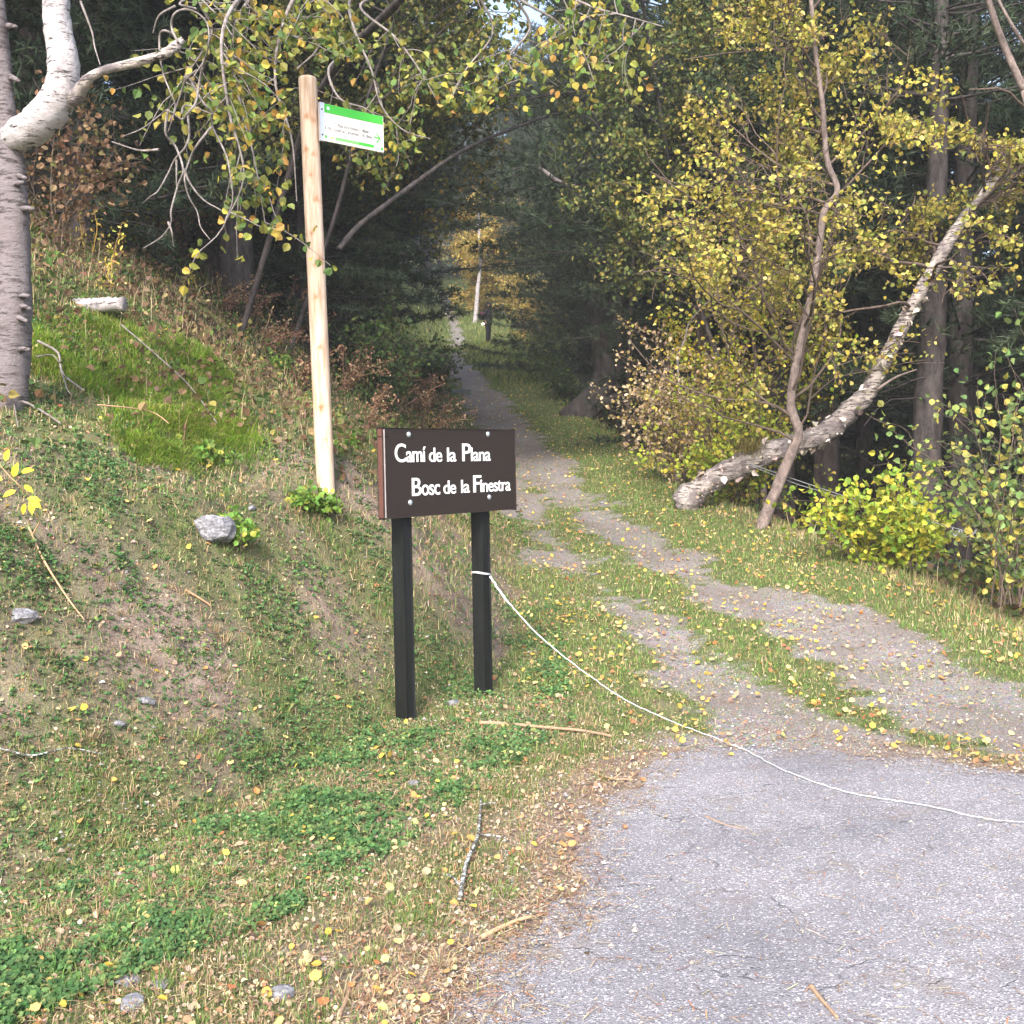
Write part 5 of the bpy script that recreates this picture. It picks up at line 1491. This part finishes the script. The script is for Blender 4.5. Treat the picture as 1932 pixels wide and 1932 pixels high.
M['trou'] = plain('black_trousers', (.010, .010, .014), .85, 0, .4, 30)
M['hair_'] = plain('dark_hair', (.02, .013, .01), .6, 0, .3, 60)
M['maroon'] = plain('maroon_fabric', (.075, .012, .03), .7, 0, .3, 30)
M['paper'] = plain('white_paper', (.8, .8, .8), .7, 0, .03, 30, 0)
M['boot'] = plain('boot_leather', (.02, .016, .014), .7, 0, .3, 60)
# faces +x in local space
V = [(0, 0, .95), (0, 0, 1.12), (0, 0, 1.30), (.0, 0, 1.42), (.01, 0, 1.50), (.03, 0, 1.58), (.035, 0, 1.66), (.03, 0, 1.71),
     (0, .17, 1.41), (-.03, .22, 1.18), (.02, .235, .96), (.07, .235, .88),
     (0, -.17, 1.41), (-.04, -.235, 1.18), (.0, -.25, .97), (.03, -.255, .885),
     (0, .09, .88), (.01, .10, .50), (-.02, .10, .09), (.10, .10, .04),
     (0, -.09, .88), (.03, -.10, .50), (.0, -.10, .09), (.12, -.10, .04), (.125, 0, 1.615), (.03, .075, 1.62), (.03, -.075, 1.62),
     (.11, .235, .83), (.07, .25, .81), (.05, .23, .81), (.06, -.26, .82), (.03, -.265, .805), (.0, -.25, .81), (.09, .21, .86), (.06, -.225, .86)]
E_b = [(0, 1), (1, 2), (2, 3), (3, 4), (4, 5), (5, 6), (6, 7), (3, 8), (8, 9), (9, 10), (10, 11), (3, 12), (12, 13), (13, 14), (14, 15), (0, 16), (16, 17), (17, 18), (18, 19), (0, 20), (20, 21), (21, 22), (22, 23), (5, 24), (5, 25), (5, 26), (11, 27), (11, 28), (11, 29), (15, 30), (15, 31), (15, 32), (11, 33), (15, 34)]
Rb = [.12, .115, .13, .09, .052, .088, .085, .05, .06, .042, .030, .034, .06, .042, .030, .034, .085, .055, .04, .035, .085, .055, .04, .035, .014, .012, .012, .010, .010, .009, .010, .010, .009, .010, .010]
skin('body', V, E_b, Rb, M['skin_'], hk, 2)
J = list(range(0, 4)) + [8, 9, 10, 12, 13, 14]
mp_ = {a: i for i, a in enumerate(J)}
skin('jacket', [V[i] for i in J] + [(0.005, 0, 1.47), (0, 0, .86)], [(mp_[a], mp_[b_]) for a, b_ in E_b if a in mp_ and b_ in mp_] + [(mp_[3], 10), (mp_[0], 11)], [.155, .145, .16, .12, .078, .060, .046, .078, .060, .046, .075, .16], M['cloth'], hk, 2)
T2 = [0, 16, 17, 18, 20, 21, 22]; mt = {a: i for i, a in enumerate(T2)}
skin('trousers', [V[i] for i in T2], [(mt[a], mt[b_]) for a, b_ in E_b if a in mt and b_ in mt], [.14, .105, .080, .078, .105, .080, .078], M['trou'], hk, 2)
skin('boot', [(-.04, .10, .055), (.02, .10, .05), (.15, .10, .035)], [(0, 1), (1, 2)], [.068, .066, .052], M['boot'], hk, 1)
skin('boot', [(-.02, -.10, .055), (.04, -.10, .05), (.17, -.10, .035)], [(0, 1), (1, 2)], [.068, .066, .052], M['boot'], hk, 1)
skin('hair', [(-.02, 0, 1.70), (-.04, 0, 1.63), (-.03, 0, 1.54), (.03, 0, 1.735)], [(0, 1), (1, 2), (0, 3)], [.088, .085, .05, .07], M['hair_'], hk, 2)
bpk = thing('backpack', 'maroon rucksack carried on the hiker back', 'backpack', (hx, hy, hz))
bpk.rotation_euler = hk.rotation_euler
skin('bag', [(-.23, 0, 1.0), (-.25, 0, 1.2), (-.22, 0, 1.4)], [(0, 1), (1, 2)], [(.16, .12), (.17, .13), (.13, .10)], M['maroon'], bpk, 2)
skin('strap', [(-.16, .10, 1.42), (-.02, .12, 1.535), (.13, .11, 1.40), (.15, .13, 1.2), (-.1, .17, 1.0)], [(0, 1), (1, 2), (2, 3), (3, 4)], [.016] * 5, M['cloth'], bpk, 1)
skin('strap', [(-.16, -.10, 1.42), (-.02, -.12, 1.535), (.13, -.11, 1.40), (.15, -.13, 1.2), (-.1, -.17, 1.0)], [(0, 1), (1, 2), (2, 3), (3, 4)], [.016] * 5, M['cloth'], bpk, 1)
pc_ = np.array([hx, hy, hz + .84]) + np.array([math.cos(math.radians(-25)) * -.02 - math.sin(math.radians(-25)) * -.29, math.sin(math.radians(-25)) * -.02 + math.cos(math.radians(-25)) * -.29, 0])
mb = MB(); a1 = np.array([-.90, -.3, -.38]); a1 /= np.linalg.norm(a1); a2 = np.cross(a1, [0.2, -1, .3]); a2 /= np.linalg.norm(a2); a3 = np.cross(a1, a2)
q = [pc_ + a1 * s * .15 + a2 * t_ * .05 + a3 * w_ * .003 for s in (0, 1) for t_ in (-1, 1) for w_ in (-1, 1)]
mb.add(np.array(q) + a1 * 0, np.array([(0, 1, 3, 2), (4, 6, 7, 5), (0, 4, 5, 1), (2, 3, 7, 6), (0, 2, 6, 4), (1, 5, 7, 3)]))
tag(mk('folded_paper', mb, M['paper'], origin=pc_), 'small white folded paper held low by the hiker', 'paper')
print('tris', sum(len(o.data.polygons) for o in S.objects if o.type == 'MESH'))
